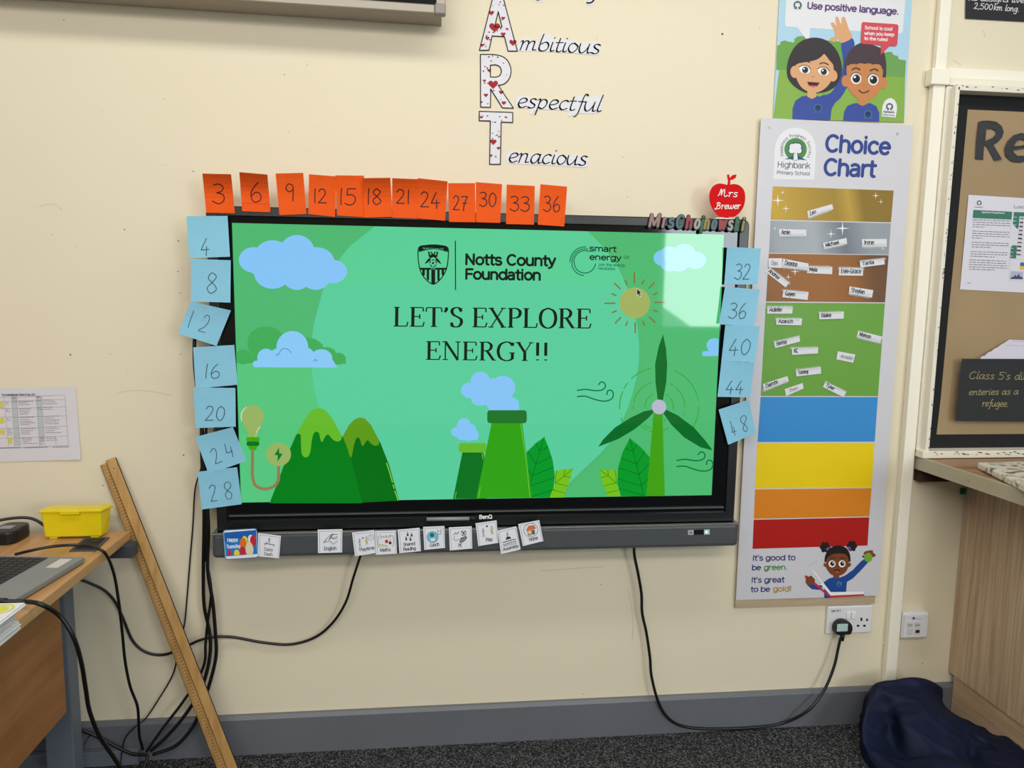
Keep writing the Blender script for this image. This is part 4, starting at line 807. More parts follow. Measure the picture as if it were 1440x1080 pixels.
# ------------------------------------------------------------------ heart-patterned letters and word strips above the screen
LAM = mat('laminated_white', (214, 213, 219), 0.35, 0.35); HR = mat('heart_red', (160, 22, 36), 0.5, .2); HD = mat('heart_dark', (70, 54, 60), .6, .2); BKI = mat('black_print', (14, 14, 16), .7, .1)
ltr = lambda p: cr(p, 640, 0, 4.32)
def heart_letter(name, out, holes, hearts, label, rs):
    ar = Art(-0.0014); o_ = ltr(out); h_ = [ltr(h) for h in holes]; ar.slab(o_, LAM, 0.001, 0, h_)
    for lp in [o_] + h_: ar.loop(lp, 1.3, BKI, 3)
    def inside(u, v):
        def pip(lp):
            c_ = False; j = len(lp)-1
            for i in range(len(lp)):
                if (lp[i][1] > v) != (lp[j][1] > v) and u < (lp[j][0]-lp[i][0])*(v-lp[i][1])/(lp[j][1]-lp[i][1])+lp[i][0]: c_ = not c_
                j = i
            return c_
        return pip(o_) and not any(pip(h) for h in h_)
    for x, y, r in hearts: ar.heart(*ltr([(x, y)])[0], r/4.32, HR, 2)
    n = 0
    while n < 16:
        u = rs.uniform(min(p[0] for p in o_), max(p[0] for p in o_)); v = rs.uniform(max(-12, min(p[1] for p in o_)), max(p[1] for p in o_)); r = rs.uniform(.7, 1.5)
        if all(inside(u+dx, v+dy) for dx, dy in ((r*1.4, 0), (-r*1.4, 0), (0, r*1.4), (0, -r*1.4))): ar.heart(u, v, r, HD if n % 2 else HR, 2.5); n += 1
    tag(ar.build(name), label, 'letter', 'heart patterned letters above the screen')
rs = random.Random(12)
heart_letter('cutout_letter', [(148,306),(225,0),(245,-75),(280,-75),(296,0),(378,310),(322,310),(300,222),(225,218),(206,304)], [[(262,70),(285,164),(240,164)]], [(220,78,17),(240,165,33),(292,110,12),(196,232,13),(292,208,15),(351,258,22),(164,274,12),(316,176,9)], 'white cut-out letter A with red hearts and a black outline', rs)
heart_letter('cutout_letter', [(154,330)] + catmull([(235,331),(285,342),(322,372),(340,425),(330,475),(300,508),(262,518)], 3) + [(355,657),(288,655),(216,540),(215,652),(155,650)], [[(214,396)] + catmull([(245,393),(270,403),(281,430),(272,458),(248,468)], 3) + [(214,467)]], [(207,428,12),(231,512,30),(280,560,14),(178,490,10),(187,578,13),(296,625,14),(160,620,8)], 'white cut-out letter R with red hearts and a black outline', rs)
heart_letter('cutout_letter', [(147,676),(350,683),(350,744),(280,741),(275,998),(210,998),(214,734),(147,733)], [], [(232,862,20),(263,900,11),(219,945,9),(160,712,10),(308,712,8)], 'white cut-out letter T with red hearts and a black outline', rs)
WSP = mat('word_strip', (216, 216, 222), 0.4)
def strip(word, out, p0, p1, xh, label):
    ar = Art(-0.0012); ar.slab(ltr(out), WSP, 0.0008, 2); ar.hand(word, *ltr([p0])[0], *ltr([p1])[0], xh, 1.35, BKI, 2, nib=(1.15, -.7), slant=.12); tag(ar.build('word_strip'), label, 'word strip', 'white word strips beside the heart letters')
strip('mbitious', [(383,310),(390,250),(440,235),(510,262),(520,212),(580,212),(600,235),(700,240),(760,262),(880,262),(876,330),(830,334),(700,322),(500,312)], (388,303), (880,328), 13.6, 'white strip reading mbitious in black italic, beside the letter A')
strip('espectful', [(372,650),(374,590),(440,586),(480,600),(690,618),(740,578),(800,590),(850,586),(900,584),(880,680),(800,690),(735,688),(700,708),(682,700),(690,675),(500,665),(470,694),(448,688),(452,660)], (374,652), (886,680), 13.6, 'white strip reading espectful in black italic, beside the letter R')
strip('enacious', [(318,990),(318,930),(370,922),(560,948),(600,920),(650,945),(800,945),(806,1000),(790,1018),(640,1008),(480,1000)], (320,985), (800,1006), 13.4, 'white strip reading enacious in black italic, beside the letter T')
ar = Art(-0.0012)
ar.slab(ltr([(440,-90),(850,-80),(848,0),(838,28),(808,34),(792,22),(800,-14),(540,-16),(536,4),(512,14),(490,8),(498,-20),(440,-30)]), WSP, 0.0008, 2)
ar.line(ltr([(560,-60),(540,-14),(512,-2),(498,2)]), 1.6, BKI, 2, 4); ar.line(ltr([(855,-40),(840,4),(818,18),(800,16)]), 2.2, BKI, 2, 4)
tag(ar.build('word_strip'), 'white word strip above the other three, only two letter tails showing', 'word strip', 'white word strips beside the heart letters')

# ------------------------------------------------------------------ grey framed unit high on the wall
Yb = -0.115; zb = at(500, 13, Yb).z; xr = at(626.5, 10, Yb).x
u = thing('wall_unit', (xr, 0, zb), 'grey framed box with dark front panel fixed high on the wall, top left', 'wall unit')
AL = mat('satin_frame', (150, 143, 130), 0.38, 0.5, metal=.35)
zt = zb + .62; xl = xr - 1.55; u.rotation_euler = (0, .011, 0)
MB().box((xl+.01, -0.103, zb+.006), (xr-.01, -.001, zt-.01), mat('unit_case', (168, 163, 152), .6)).build('casing', u)
m = MB(); w_ = .024
m.box((xl, Yb, zb), (xr-.03, -0.095, zb+w_), AL, .003); m.box((xl, Yb, zt-w_), (xr, -0.095, zt), AL, .003); m.box((xl, Yb, zb+w_), (xl+w_, -0.095, zt-w_), AL, .003); m.box((xr-.026, Yb, zb+w_), (xr, -0.095, zt-w_), AL, .003)
m.build('frame', u)
MB().box((xr-.030, Yb-.001, zb-.001), (xr+.001, -0.09, zb+w_+.004), mat('corner_plastic', (140, 134, 124), .4), .005, 3).build('corner_cap', u)
MB().box((xl+w_, -0.109, zb+w_), (xr-.026, -0.10, zt-w_), mat('dark_panel', (18, 19, 22), .12)).build('front_panel', u)
# ------------------------------------------------------------------ choice chart
CP = mat('chart_print', (208, 207, 212), 0.38, 0.3); CPW = mat('chart_white', (226, 226, 229), 0.38, 0.3)
chart = thing('choice_chart', (1.095, 0, .44), 'tall white choice chart with coloured bands on the wall right of the screen', 'wall chart')
WD = wood('batten', (176, 156, 126), (198, 178, 148), 'X', 10)
q0 = [at(1069.5,165.5,-.004), at(1284,176.5,-.004), at(1233.5,843,-.004), at(1034,854,-.004)]
MB().box((.8475, -0.010, at(1130,852,-.01).z), (1.343, -0.0005, 2.0), WD, .001).build('backing_board', chart)
ch = Art(-0.0145); out = [(1070,165.5),(1284,176.5),(1234.5,837.5),(1034.8,844)]; ch.slab(out, CP, 0.0044)
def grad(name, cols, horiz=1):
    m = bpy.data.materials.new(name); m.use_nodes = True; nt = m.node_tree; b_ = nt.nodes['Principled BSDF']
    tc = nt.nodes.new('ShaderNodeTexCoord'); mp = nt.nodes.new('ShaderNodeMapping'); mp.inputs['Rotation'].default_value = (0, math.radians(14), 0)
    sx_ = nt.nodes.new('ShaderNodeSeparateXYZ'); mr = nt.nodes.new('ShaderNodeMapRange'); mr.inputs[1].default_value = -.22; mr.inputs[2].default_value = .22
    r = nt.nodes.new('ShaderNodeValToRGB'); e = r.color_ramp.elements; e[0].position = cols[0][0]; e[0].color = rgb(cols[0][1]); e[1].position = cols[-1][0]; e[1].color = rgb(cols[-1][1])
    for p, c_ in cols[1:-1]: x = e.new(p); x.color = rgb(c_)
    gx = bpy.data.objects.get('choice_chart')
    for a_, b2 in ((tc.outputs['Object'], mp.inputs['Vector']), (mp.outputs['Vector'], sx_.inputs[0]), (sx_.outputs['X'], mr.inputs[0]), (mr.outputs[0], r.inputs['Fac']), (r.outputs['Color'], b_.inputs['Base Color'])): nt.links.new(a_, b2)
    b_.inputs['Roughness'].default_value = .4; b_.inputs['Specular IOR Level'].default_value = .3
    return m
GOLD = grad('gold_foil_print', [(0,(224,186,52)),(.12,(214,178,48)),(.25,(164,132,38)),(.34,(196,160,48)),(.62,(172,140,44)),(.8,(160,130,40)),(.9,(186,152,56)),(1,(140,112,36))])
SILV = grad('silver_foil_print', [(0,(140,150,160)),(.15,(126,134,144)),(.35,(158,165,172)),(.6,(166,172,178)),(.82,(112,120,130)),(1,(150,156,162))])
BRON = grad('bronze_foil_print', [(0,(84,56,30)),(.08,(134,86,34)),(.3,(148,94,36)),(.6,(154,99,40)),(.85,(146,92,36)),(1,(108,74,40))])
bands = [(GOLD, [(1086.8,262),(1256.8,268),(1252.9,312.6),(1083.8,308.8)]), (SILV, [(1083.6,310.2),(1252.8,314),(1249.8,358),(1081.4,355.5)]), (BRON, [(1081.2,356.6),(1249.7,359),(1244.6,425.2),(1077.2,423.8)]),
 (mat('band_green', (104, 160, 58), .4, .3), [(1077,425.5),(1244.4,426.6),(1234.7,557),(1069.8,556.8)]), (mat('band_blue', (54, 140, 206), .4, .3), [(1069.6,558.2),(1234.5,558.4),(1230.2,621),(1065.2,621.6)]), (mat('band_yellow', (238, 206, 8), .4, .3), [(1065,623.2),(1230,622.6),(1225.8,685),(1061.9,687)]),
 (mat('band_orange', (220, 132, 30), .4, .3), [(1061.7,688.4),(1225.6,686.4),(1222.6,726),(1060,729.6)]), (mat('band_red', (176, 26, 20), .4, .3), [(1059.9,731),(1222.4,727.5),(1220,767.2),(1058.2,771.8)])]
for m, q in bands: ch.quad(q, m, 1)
c3 = lambda *p: cr(p, 1060, 160, 6.26); c4 = lambda *p: cr(p, 1060, 255, 6.352)
NB = mat('title_blue', (44, 66, 138), .4, .3); SP = mat('sparkle_white', (244, 244, 238), .5)
ch.sans('Choice', 1158.5, 214.6, 1253.5, 219.2, 26.8, 4.6, NB, 2); ch.sans('Chart', 1156.3, 247.8, 1232.5, 250.6, 26.4, 4.6, NB, 2)
for x, y, r in ((215,170,58),(258,98,24),(287,243,37),(1090,128,34),(1136,182,26),(792,420,66),(690,470,42),(188,420,20),(1155,602,20),(368,805,42),(308,856,28)): ch.star(*c4((x, y))[0], r/6.352, SP, 2)
LG = mat('logo_green', (74, 136, 62), .4, .3); LBL = mat('logo_blue', (38, 70, 116), .4, .3); LTX = mat('logo_text', (52, 66, 88), .4, .3)
def school_logo(A, u, v, r, text=True, wht=CPW, g=LG, L0=0):
    """a round green emblem holding a pale clover tree"""
    A.ell(u, v, r, r*1.0, g, L0+2, 32); A.poly([(u-r*1.0, v+r*.92), (u-r*.3, v+r*.62), (u+r*.3, v+r*.62), (u+r*1.0, v+r*1.0), (u+r*.3, v+r*.9), (u-r*.3, v+r*.86)], LBL, L0+2.5)
    for dx, dy, q in ((-.28,-.22,.26),(.26,-.26,.27),(-.34,.12,.24),(.32,.1,.25),(0,-.36,.22)): A.ell(u+dx*r, v+dy*r, (q+.08)*r, (q+.08)*r, LBL, L0+3, 14)
    for dx, dy, q in ((-.28,-.22,.27),(.24,-.24,.27),(-.34,.12,.25),(.3,.12,.25),(0,-.34,.2),(0,0,.3)): A.ell(u+dx*r, v+dy*r, q*r, q*r, wht, L0+4, 14)
    A.poly([(u-r*.09, v), (u+r*.09, v), (u+r*.2, v+r*.95), (u-r*.2, v+r*.95)], wht, L0+4)
ch.poly(c3((172,575),(185,320),(192,260),(220,200),(262,155),(315,128),(372,121),(430,132),(480,160),(520,205),(545,270),(548,340),(532,580)), CPW, 1)
school_logo(ch, *c3((368,312))[0], 15.8)
def ring(A, t, u, v, r, a0, a1, cap, w, m):
    adv = [SA[c_][0]+.06 for c_ in t]; tot = sum(adv); x = 0
    for c_, d in zip(t, adv):
        an = math.radians(a0+(a1-a0)*(x+d/2)/tot); ux, uy = math.cos(an), -math.sin(an); tx, ty = (-uy, ux) if a1 < a0 else (uy, -ux)
        for q in SA[c_][1]:
            A.line([(u+ux*(r+p[1]*cap)+tx*(p[0]-d/2)*cap, v+uy*(r+p[1]*cap)+ty*(p[0]-d/2)*cap) for p in q], w, m, 3)
        x += d
ring(ch, 'Happiness', *c3((370,318))[0], 18.6, 205, 122, 3.9, .5, LTX); ring(ch, 'Progress', *c3((370,318))[0], 18.6, 115, 45, 3.9, .5, LTX); ring(ch, 'Success', *c3((370,318))[0], 18.6, 36, -34, 3.9, .5, LTX)
ch.sans('Highbank', *c3((205,474))[0], *c3((499,485))[0], 9.2, .95, LTX, 2); ch.sans('Primary School', *c3((200,533))[0], *c3((495,544))[0], 5.6, .7, LTX, 2)
c6 = lambda *p: cr(p, 1030, 740, 6.26); TG = mat('word_green', (62, 136, 56), .4, .3); TGO = mat('word_gold', (176, 136, 52), .4, .3); TN = mat('word_navy', (32, 44, 108), .4, .3)
def line_(parts, x0, x1, y0, y1, cap):
    tot = sum(SA[c_][0]+.02 for t, m in parts for c_ in t); x = 0
    for t, m in parts:
        d = sum(SA[c_][0]+.02 for c_ in t); f0, f1 = x/tot, (x+d)/tot
        (ua, va), (ub, vb) = c6((x0+(x1-x0)*f0, y0+(y1-y0)*f0), (x0+(x1-x0)*f1, y0+(y1-y0)*f1)); ch.sans(t, ua, va, ub, vb, cap, 1.35, m, 2); x += d
line_([("It's good to", TN)], 174, 558, 306, 301, 8.6); line_([("be ", TN), ("green", TG), (".", TN)], 168, 487, 390, 385, 8.4); line_([("It's great", TN)], 163, 460, 500, 496, 8.6); line_([("to be ", TN), ("gold!", TGO)], 158, 522, 582, 575, 8.4)
# the waving girl
def fig(A, f, s, hair, skin, jumper): pass
SK1 = mat('skin_brown', (124, 68, 36), .45, .3); HRB = mat('hair_black', (30, 24, 24), .45, .3); JB = mat('jumper_blue', (30, 72, 146), .45, .3); EYW = mat('eye_white', (240, 240, 240), .45, .3); EYB = mat('eye_black', (24, 22, 24), .45, .3); BKR = mat('book_red', (196, 44, 58), .45, .3); PUR = mat('bobble_purple', (116, 84, 150), .45, .3); GLV = mat('glove_green', (118, 172, 44), .45, .3); MTH = mat('mouth_dark', (70, 24, 26), .45, .3); LIP = mat('lip_pink', (206, 96, 96), .45, .3)
E6 = lambda x, y, rx, ry, m, ly=3, n=20: ch.ell(*c6((x, y))[0], rx/6.26, ry/6.26, m, ly, n)
for cx_, cy_ in ((815,185),(1052,174)):
    for k in range(6): t = k*1.05; E6(cx_+28*math.cos(t), cy_+30*math.sin(t), 19, 20, HRB, 2, 12)
    E6(cx_, cy_, 32, 34, HRB, 2)
ch.poly(c6((820,200),(845,182),(862,200),(838,222)), PUR, 3); ch.poly(c6((1010,188),(1030,175),(1046,200),(1030,218)), PUR, 3)
ch.poly(c6((808,500),(800,495),(850,460),(895,448),(945,452),(990,435),(1060,385),(1130,310),(1165,285),(1195,318),(1120,400),(1060,460),(1008,490),(1000,582),(870,590),(808,630)), JB, 2)
ch.poly(c6((645,470),(660,520),(700,555),(770,560),(800,520),(740,520),(700,490)), JB, 2); ch.poly(c6((808,590),(870,585),(860,632),(808,632)), JB, 2)
ch.poly(c6((890,425),(940,425),(942,452),(915,460),(888,450)), SK1, 3)
ch.poly(catmull(c6((812,330),(815,265),(850,200),(925,168),(1000,190),(1035,250),(1038,320),(1020,310),(830,310)), 3, True), HRB, 3)
ch.poly(catmull(c6((826,300),(840,268),(880,235),(930,222),(985,240),(1018,275),(1024,320),(1042,325),(1040,352),(1020,362),(1000,400),(960,430),(915,436),(870,425),(835,385),(822,360),(804,350),(806,325),(824,328)), 3, True), SK1, 4)
ch.poly(catmull(c6((815,300),(825,240),(870,190),(925,172),(985,185),(1030,240),(1038,310),(1022,275),(990,245),(930,240),(880,248),(840,275)), 3, True), HRB, 5)
for ex_ in (877, 965): E6(ex_, 331, 31, 31, EYW, 5); E6(ex_+3, 329, 19, 20, EYB, 6); E6(ex_+9, 323, 6, 6, EYW, 7, 8)
ch.line(c6((856,288),(880,276),(905,284)), .9, HRB, 6, 3); ch.line(c6((950,284),(970,276),(995,286)), .9, HRB, 6, 3)
ch.poly(c6((890,383),(950,383),(938,402),(905,402)), MTH, 5); ch.poly(c6((902,396),(940,396),(930,408),(912,408)), LIP, 6)
E6(940, 508, 24, 22, mat('badge_teal', (60, 130, 140), .45), 4, 14); E6(940, 512, 12, 12, JB, 5, 10)
E6(1196, 278, 36, 38, GLV, 4); 
for p0, p1 in (((1165,240),(1180,228)), ((1195,228),(1210,222)), ((1222,240),(1240,244)), ((1236,262),(1250,256)), ((1222,225),(1228,222))): ch.line(c6(p0, p1), 3.6, SK1, 3)
ch.poly(c6((1140,262),(1162,256),(1160,274),(1144,276)), mat('glove_dark', (34, 70, 40), .5), 3)
ch.poly(c6((640,435),(655,432),(862,612),(1160,598),(1162,612),(862,630),(636,448)), BKR, 5); ch.poly(c6((700,390),(712,388),(866,580),(1155,575),(1158,597),(864,610),(776,510),(790,506)), EYW, 4)
ch.line(c6((745,308),(712,325),(672,352)), .5, mat('scratch_grey', (150, 150, 150), .6), 2); 
for x, y in ((668,470),(690,462),(705,478)): E6(x, y, 22, 26, SK1, 6, 12)
E6(680, 490, 36, 28, SK1, 5, 14)
ch.build('chart_panel', chart)
for u, v in ((1082.5,178.5),(1262,188),(1076,223),(1203,269)): 
    if v > 220: continue
    sc_ = MB(); p = at(u, v, -.0145); sc_.cyl(p, p + Vector((0, -.002, 0)), .004, mat('screw_steel', (190, 188, 182), .3, metal=.7), 14); sc_.build('screw', chart)

# name strips stuck on the chart
TAPE = tape_mat(); STRIP = mat('name_paper', (222, 221, 226), 0.5, .3)
c5 = lambda *p: cr(p, 1050, 420, 6.545)
tags = [  # text, quad, tape offsets, label
 ('Leo', c4((478,266),(700,203),(710,248),(486,330)), 1, 'white paper name strip tilted upwards alone on the gold band'),
 ('Amie', c4((222,425),(470,432),(468,490),(230,494)), 1, 'white taped name strip at the left of the silver band'),
 ('Michael', c4((615,552),(828,505),(834,560),(630,606)), 1, 'white name strip slanting upwards at the lower middle of the silver band'),
 ('Irene', c4((965,516),(1188,514),(1187,584),(968,588)), 1, 'white name strip at the right of the silver band'),
 ('Djan', c4((132,687),(255,687),(252,775),(130,768)), 0, 'short white name strip at the top left corner of the bronze band'),
 ('Deanna', c4((262,690),(490,735),(480,795),(252,768)), 1, 'white name strip sloping down, second from left at the top of the bronze band'),
 ('Myla', c4((478,757),(702,765),(700,830),(475,820)), 1, 'white name strip near the middle of the bronze band, beside the gold sparkles'),
 ('Evie-Grace', c4((762,770),(978,775),(975,843),(758,840)), 1, 'white name strip with a hyphenated name on the bronze band'),
 ('Tarlia', c4((945,712),(1165,686),(1170,742),(952,770)), 1, 'white name strip tilting up at the top right of the bronze band'),
 ('Andrea', c4((142,770),(318,905),(285,948),(100,806)), 1, 'white name strip slanting steeply down over the left edge of the bronze band'),
 ('Gayen', c4((265,970),(490,990),(480,1060),(255,1035)), 1, 'white name strip at the lower left of the bronze band'),
 ('Shaylan', c4((855,938),(1068,972),(1055,1040),(848,1004)), 1, 'white name strip sloping down at the lower right of the bronze band'),
 ('Adelle', c5((190,72),(424,72),(420,138),(188,138)), 1, 'white taped name strip at the top left of the green band'),
 ('Azarich', c5((270,182),(510,182),(505,245),(272,240)), 1, 'white name strip second down at the left of the green band'),
 ('Blake', c5((666,126),(895,118),(893,184),(668,190)), 1, 'white name strip at the top middle of the green band'),
 ('Maison', c5((1026,294),(1250,350),(1225,410),(1014,356)), 1, 'white name strip sloping down over the right edge of the green band'),
 ('Betsy', c5((248,396),(485,342),(492,394),(262,456)), 1, 'white name strip tilting up at the left of the green band, third from its top'),
 ('KC', c5((414,452),(658,446),(656,504),(418,518)), 1, 'white name strip with two capital letters on the green band'),
 ('Amelie', c5((838,484),(1000,514),(980,590),(825,558)), 0, 'short white name strip at the right middle of the green band'),
 ('Tommy', c5((450,655),(682,628),(686,690),(458,716)), 1, 'white name strip low in the middle of the green band, above the lowest three'),
 ('Darnte', c5((150,785),(375,712),(388,760),(158,850)), 1, 'white name strip tilting up at the lower left edge of the green band'),
 ('Theo', c5((350,832),(514,776),(525,826),(362,898)), 0, 'short white name strip tilting up at the bottom of the green band'),
 ('Tyler', c5((728,764),(918,856),(892,908),(700,812)), 1, 'white name strip slanting down at the bottom right of the green band'),
]
rs = random.Random(3)
for k, (t, q, tp, lab) in enumerate(tags):
    ar = Art(-0.0164 - .0007*(k % 3)); ar.sheet(q, STRIP, 0.0003, 1)
    small = t in ('Djan', 'Amelie', 'Theo'); hgt = math.dist(q[0], q[3]); cap = hgt*(.56 if not small else .44); up_ = ((q[0][0]-q[3][0])/hgt*cap, (q[0][1]-q[3][1])/hgt*cap)
    a0 = .08 if not small else .2; a1 = a0 + min(.86, len(t)*(.085 if not small else .125)); p0 = inq(q, a0, .74); p1 = inq(q, a1, .74)
    ar.sans(t, *p0, *p1, cap, .95 if not small else .6, CK if not small else mat('faint_ink', (110, 110, 116), .6), 2, upv=up_, slant=.06)
    o_ = tag(ar.build('name_strip'), lab, 'name strip', 'name strips on the choice chart')
    if tp:
        y0, y1 = rs.choice(((-.16, .35), (.62, 1.22), (-.14, .3), (.55, 1.18))); x0, x1 = rs.uniform(-.06, .02), rs.uniform(.9, 1.07)
        tq = [inq(q, x0, y0), inq(q, x1, y0+rs.uniform(-.06, .06)), inq(q, x1+rs.uniform(-.03, .03), y1), inq(q, x0+rs.uniform(-.03, .03), y1)]
        def wrink(u, v, Y=-0.0170 - .0007*(k % 3), s_=rs.random()*9): return Y - .0007*math.sin(u*1.9+v*.8+s_)*math.sin(v*1.4-u*.5+s_)
        at_ = Art(wrink); at_.sheet(tq, TAPE, 0.0001, 10); at_.build('tape', o_)['label'] = 'strip of shiny clear tape'

# ------------------------------------------------------------------ positive language poster
po = Art(-0.0042); P2 = lambda *p: cr(p, 1080, 0, 6.352)
PSK = mat('poster_sky', (170, 206, 226), .4, .3); PG = mat('poster_grass', (132, 172, 72), .4, .3); PT = mat('poster_trees', (104, 158, 70), .4, .3); PTR = mat('poster_trees_right', (108, 158, 84), .4, .3); BUB = mat('bubble_white', (222, 222, 226), .4, .3)
po.slab(P2((105,-80),(1292,-60),(1215,1092),(46,1060)), PSK, 0.004)
po.poly(P2((100,625),(1224,690),(1215,1092),(46,1060)), PG, 1)
po.poly(P2((74,625),(82,410),(110,395),(112,372),(150,362),(185,372),(235,380),(235,350),(265,325),(310,322),(420,350),(650,372),(700,420),(760,640)), PT, 1.5)
po.poly(P2((1030,480),(1060,465),(1105,462),(1120,490),(1160,500),(1170,530),(1232,540),(1224,690),(1000,680)), PTR, 1.5)
po.poly(P2((166,-80),(1232,-60),(1205,280),(1185,298),(1140,298),(378,252),(368,382),(262,246),(160,238),(150,215)), BUB, 2)
school_logo(po, *P2((265,46))[0], 6.0, False, BUB, mat('emblem_green', (66, 108, 96), .4), 2)
po.sans('Use positive language.', *P2((345,82))[0], *P2((1172,136))[0], 10.8, 2.15, mat('poster_plum', (94, 66, 116), .4, .3), 3)
HG = mat('hair_charcoal', (52, 46, 50), .4, .3); SKG = mat('skin_light', (214, 162, 116), .4, .3); SKB = mat('skin_tan', (196, 130, 78), .4, .3); JP = mat('poster_jumper', (54, 76, 152), .4, .3); HB2 = mat('hair_brown', (70, 56, 62), .4, .3); IR = mat('iris_grey', (66, 64, 66), .4, .3)
EP = lambda x, y, rx, ry, m, ly=3, n=24: po.ell(*P2((x, y))[0], rx/6.352, ry/6.352, m, ly, n)
sm = lambda m, ly, *p: po.poly(catmull(P2(*p), 3, True), m, ly)
# raised arm, girl's jumper
sm(JP, 3, (655,385),(750,340),(775,420),(760,560),(720,740),(660,860),(600,920),(560,980),(520,960),(470,860),(560,830),(640,700),(672,560))
po.poly(P2((218,1064),(220,970),(245,900),(300,862),(360,850),(470,862),(560,880),(570,960),(556,1076)), JP, 3)
for p, r in (((600,250),0),): pass
sm(SKG, 3, (560,215),(580,198),(598,215),(612,235),(600,165),(622,150),(645,200),(658,215),(655,165),(680,150),(700,190),(722,260),(752,335),(655,385),(630,340),(600,375),(560,365),(555,340),(598,325),(590,270))
sm(HG, 4, (168,640),(180,540),(230,430),(310,360),(420,335),(530,365),(620,460),(660,590),(645,700),(600,775),(520,820),(430,832),(330,825),(240,775),(185,710))
EP(240, 642, 40, 55, SKG, 5); EP(580, 676, 40, 52, SKG, 5)
po.poly(P2((352,800),(432,815),(428,868),(390,884),(350,862)), SKG, 5)
sm(SKG, 5, (252,575),(310,560),(400,540),(470,505),(500,480),(550,540),(585,590),(575,690),(540,760),(470,815),(390,826),(310,790),(262,720),(248,650))
sm(HG, 6, (235,560),(260,480),(340,400),(440,390),(520,430),(500,480),(440,530),(350,553),(300,553),(255,575))
for ex_, ey_ in ((330, 624), (497, 640)):
    sm(EYW, 6, (ex_-50,ey_-20),(ex_-15,ey_-38),(ex_+25,ey_-30),(ex_+46,ey_+5),(ex_+30,ey_+30),(ex_-15,ey_+30),(ex_-42,ey_+10)); EP(ex_+2, ey_, 28, 30, IR, 7); EP(ex_+2, ey_, 15, 16, EYB, 8); EP(ex_-8, ey_-10, 8, 8, EYW, 9, 10)
    po.line(P2((ex_-52,ey_-26),(ex_-15,ey_-42),(ex_+28,ey_-34),(ex_+50,ey_-8)), .9, EYB, 9, 3)
po.line(P2((285,560),(320,545),(372,556)), 1.6, HG, 7, 3); po.line(P2((462,570),(500,560),(540,578)), 1.6, HG, 7, 3)
po.poly(P2((350,730),(462,738),(440,770),(400,778),(366,765)), MTH, 7); po.poly(P2((370,762),(440,766),(405,782)), LIP, 8); EP(402, 686, 16, 8, mat('nose_shade', (196, 138, 92), .4), 7, 12)
# boy
po.poly(P2((672,1078),(680,1000),(710,945),(770,922),(920,922),(970,950),(995,1010),(994,1088)), JP, 4)
sm(HB2, 5, (690,690),(688,560),(720,470),(790,400),(870,380),(960,410),(1030,450),(1055,560),(1052,695),(1020,700),(1010,600),(720,590),(700,690))
EP(690, 724, 32, 52, SKB, 6); EP(1035, 742, 30, 52, SKB, 6); po.poly(P2((808,870),(888,875),(884,930),(845,945),(806,930)), SKB, 6)
sm(SKB, 6, (708,570),(760,550),(900,545),(1000,575),(1022,650),(1015,760),(970,850),(900,895),(830,895),(760,850),(712,780),(704,680))
for k in range(9): EP(712+38*k, 560-14*math.sin(k*.4)-6*(k % 2), 27, 26, HB2, 7, 14)
po.poly(P2((700,560),(1030,570),(1000,470),(900,420),(780,440)), HB2, 7)
for ex_, ey_ in ((787, 702), (940, 712)):
    EP(ex_, ey_, 47, 50, EYW, 7); EP(ex_+2, ey_, 35, 38, IR, 8); EP(ex_+4, ey_+2, 24, 28, EYB, 9); EP(ex_-12, ey_-14, 11, 11, EYW, 10, 10)
    po.line(P2((ex_-48,ey_-16),(ex_-28,ey_-46),(ex_+10,ey_-52),(ex_+42,ey_-34)), 1.0, HB2, 10, 3)
po.line(P2((752,622),(785,606),(822,622)), 2.0, HB2, 9, 3); po.line(P2((912,632),(950,616),(984,632)), 2.0, HB2, 9, 3)
po.line(P2((812,806),(838,826),(870,826),(902,808)), 1.5, MTH, 8, 4); EP(855, 760, 18, 9, mat('nose_warm', (202, 112, 76), .4), 8, 12); EP(760, 780, 28, 26, mat('cheek', (210, 122, 82), .4), 7, 14); EP(958, 790, 28, 26, mat('cheek', (210, 122, 82), .4), 7, 14)
# red bubble
RB = mat('bubble_red', (206, 74, 82), .4, .3)
po.poly(P2((850,196),(1150,216),(1167,232),(1155,400),(1138,414),(1088,410),(1006,492),(1010,404),(845,392),(828,374),(838,206)), RB, 9)
for t, x0, x1, y0, y1 in (('School is cool', 862, 1112, 262, 276), ('when you keep', 858, 1130, 312, 326), ('to the rules!', 858, 1072, 358, 370)): po.sans(t, *P2((x0, y0))[0], *P2((x1, y1))[0], 5.2, .95, CPW, 10)
for x, y in ((447, 962), (893, 1018)):
    TB = mat('badge_green', (70, 132, 128), .45); po.arc(*P2((x, y+4))[0], 5.4, -40, 220, .8, TB, 5, 14); EP(x, y, 24, 24, EYB if False else mat('badge_navy', (26, 40, 90), .45), 5, 14); po.line(P2((x-34,y+40),(x-12,y+36)), .8, TB, 5); po.line(P2((x+12,y+36),(x+34,y+42)), .8, TB, 5)
po.poly(P2((1014,1040),(1022,950),(1040,905),(1072,880),(1100,876),(1130,892),(1150,930),(1152,980),(1140,1050)), CPW, 5)
school_logo(po, *P2((1086,952))[0], 5.0, False, CPW, mat('emblem_grey', (66, 96, 90), .4), 5); po.sans('Highbank', *P2((1026,1006))[0], *P2((1130,1012))[0], 3.2, .45, LTX, 8); po.sans('Primary School', *P2((1024,1030))[0], *P2((1130,1036))[0], 2.0, .3, LTX, 8)
tag(po.build('poster'), 'poster of two cartoon children under a speech bubble, above the choice chart', 'poster')

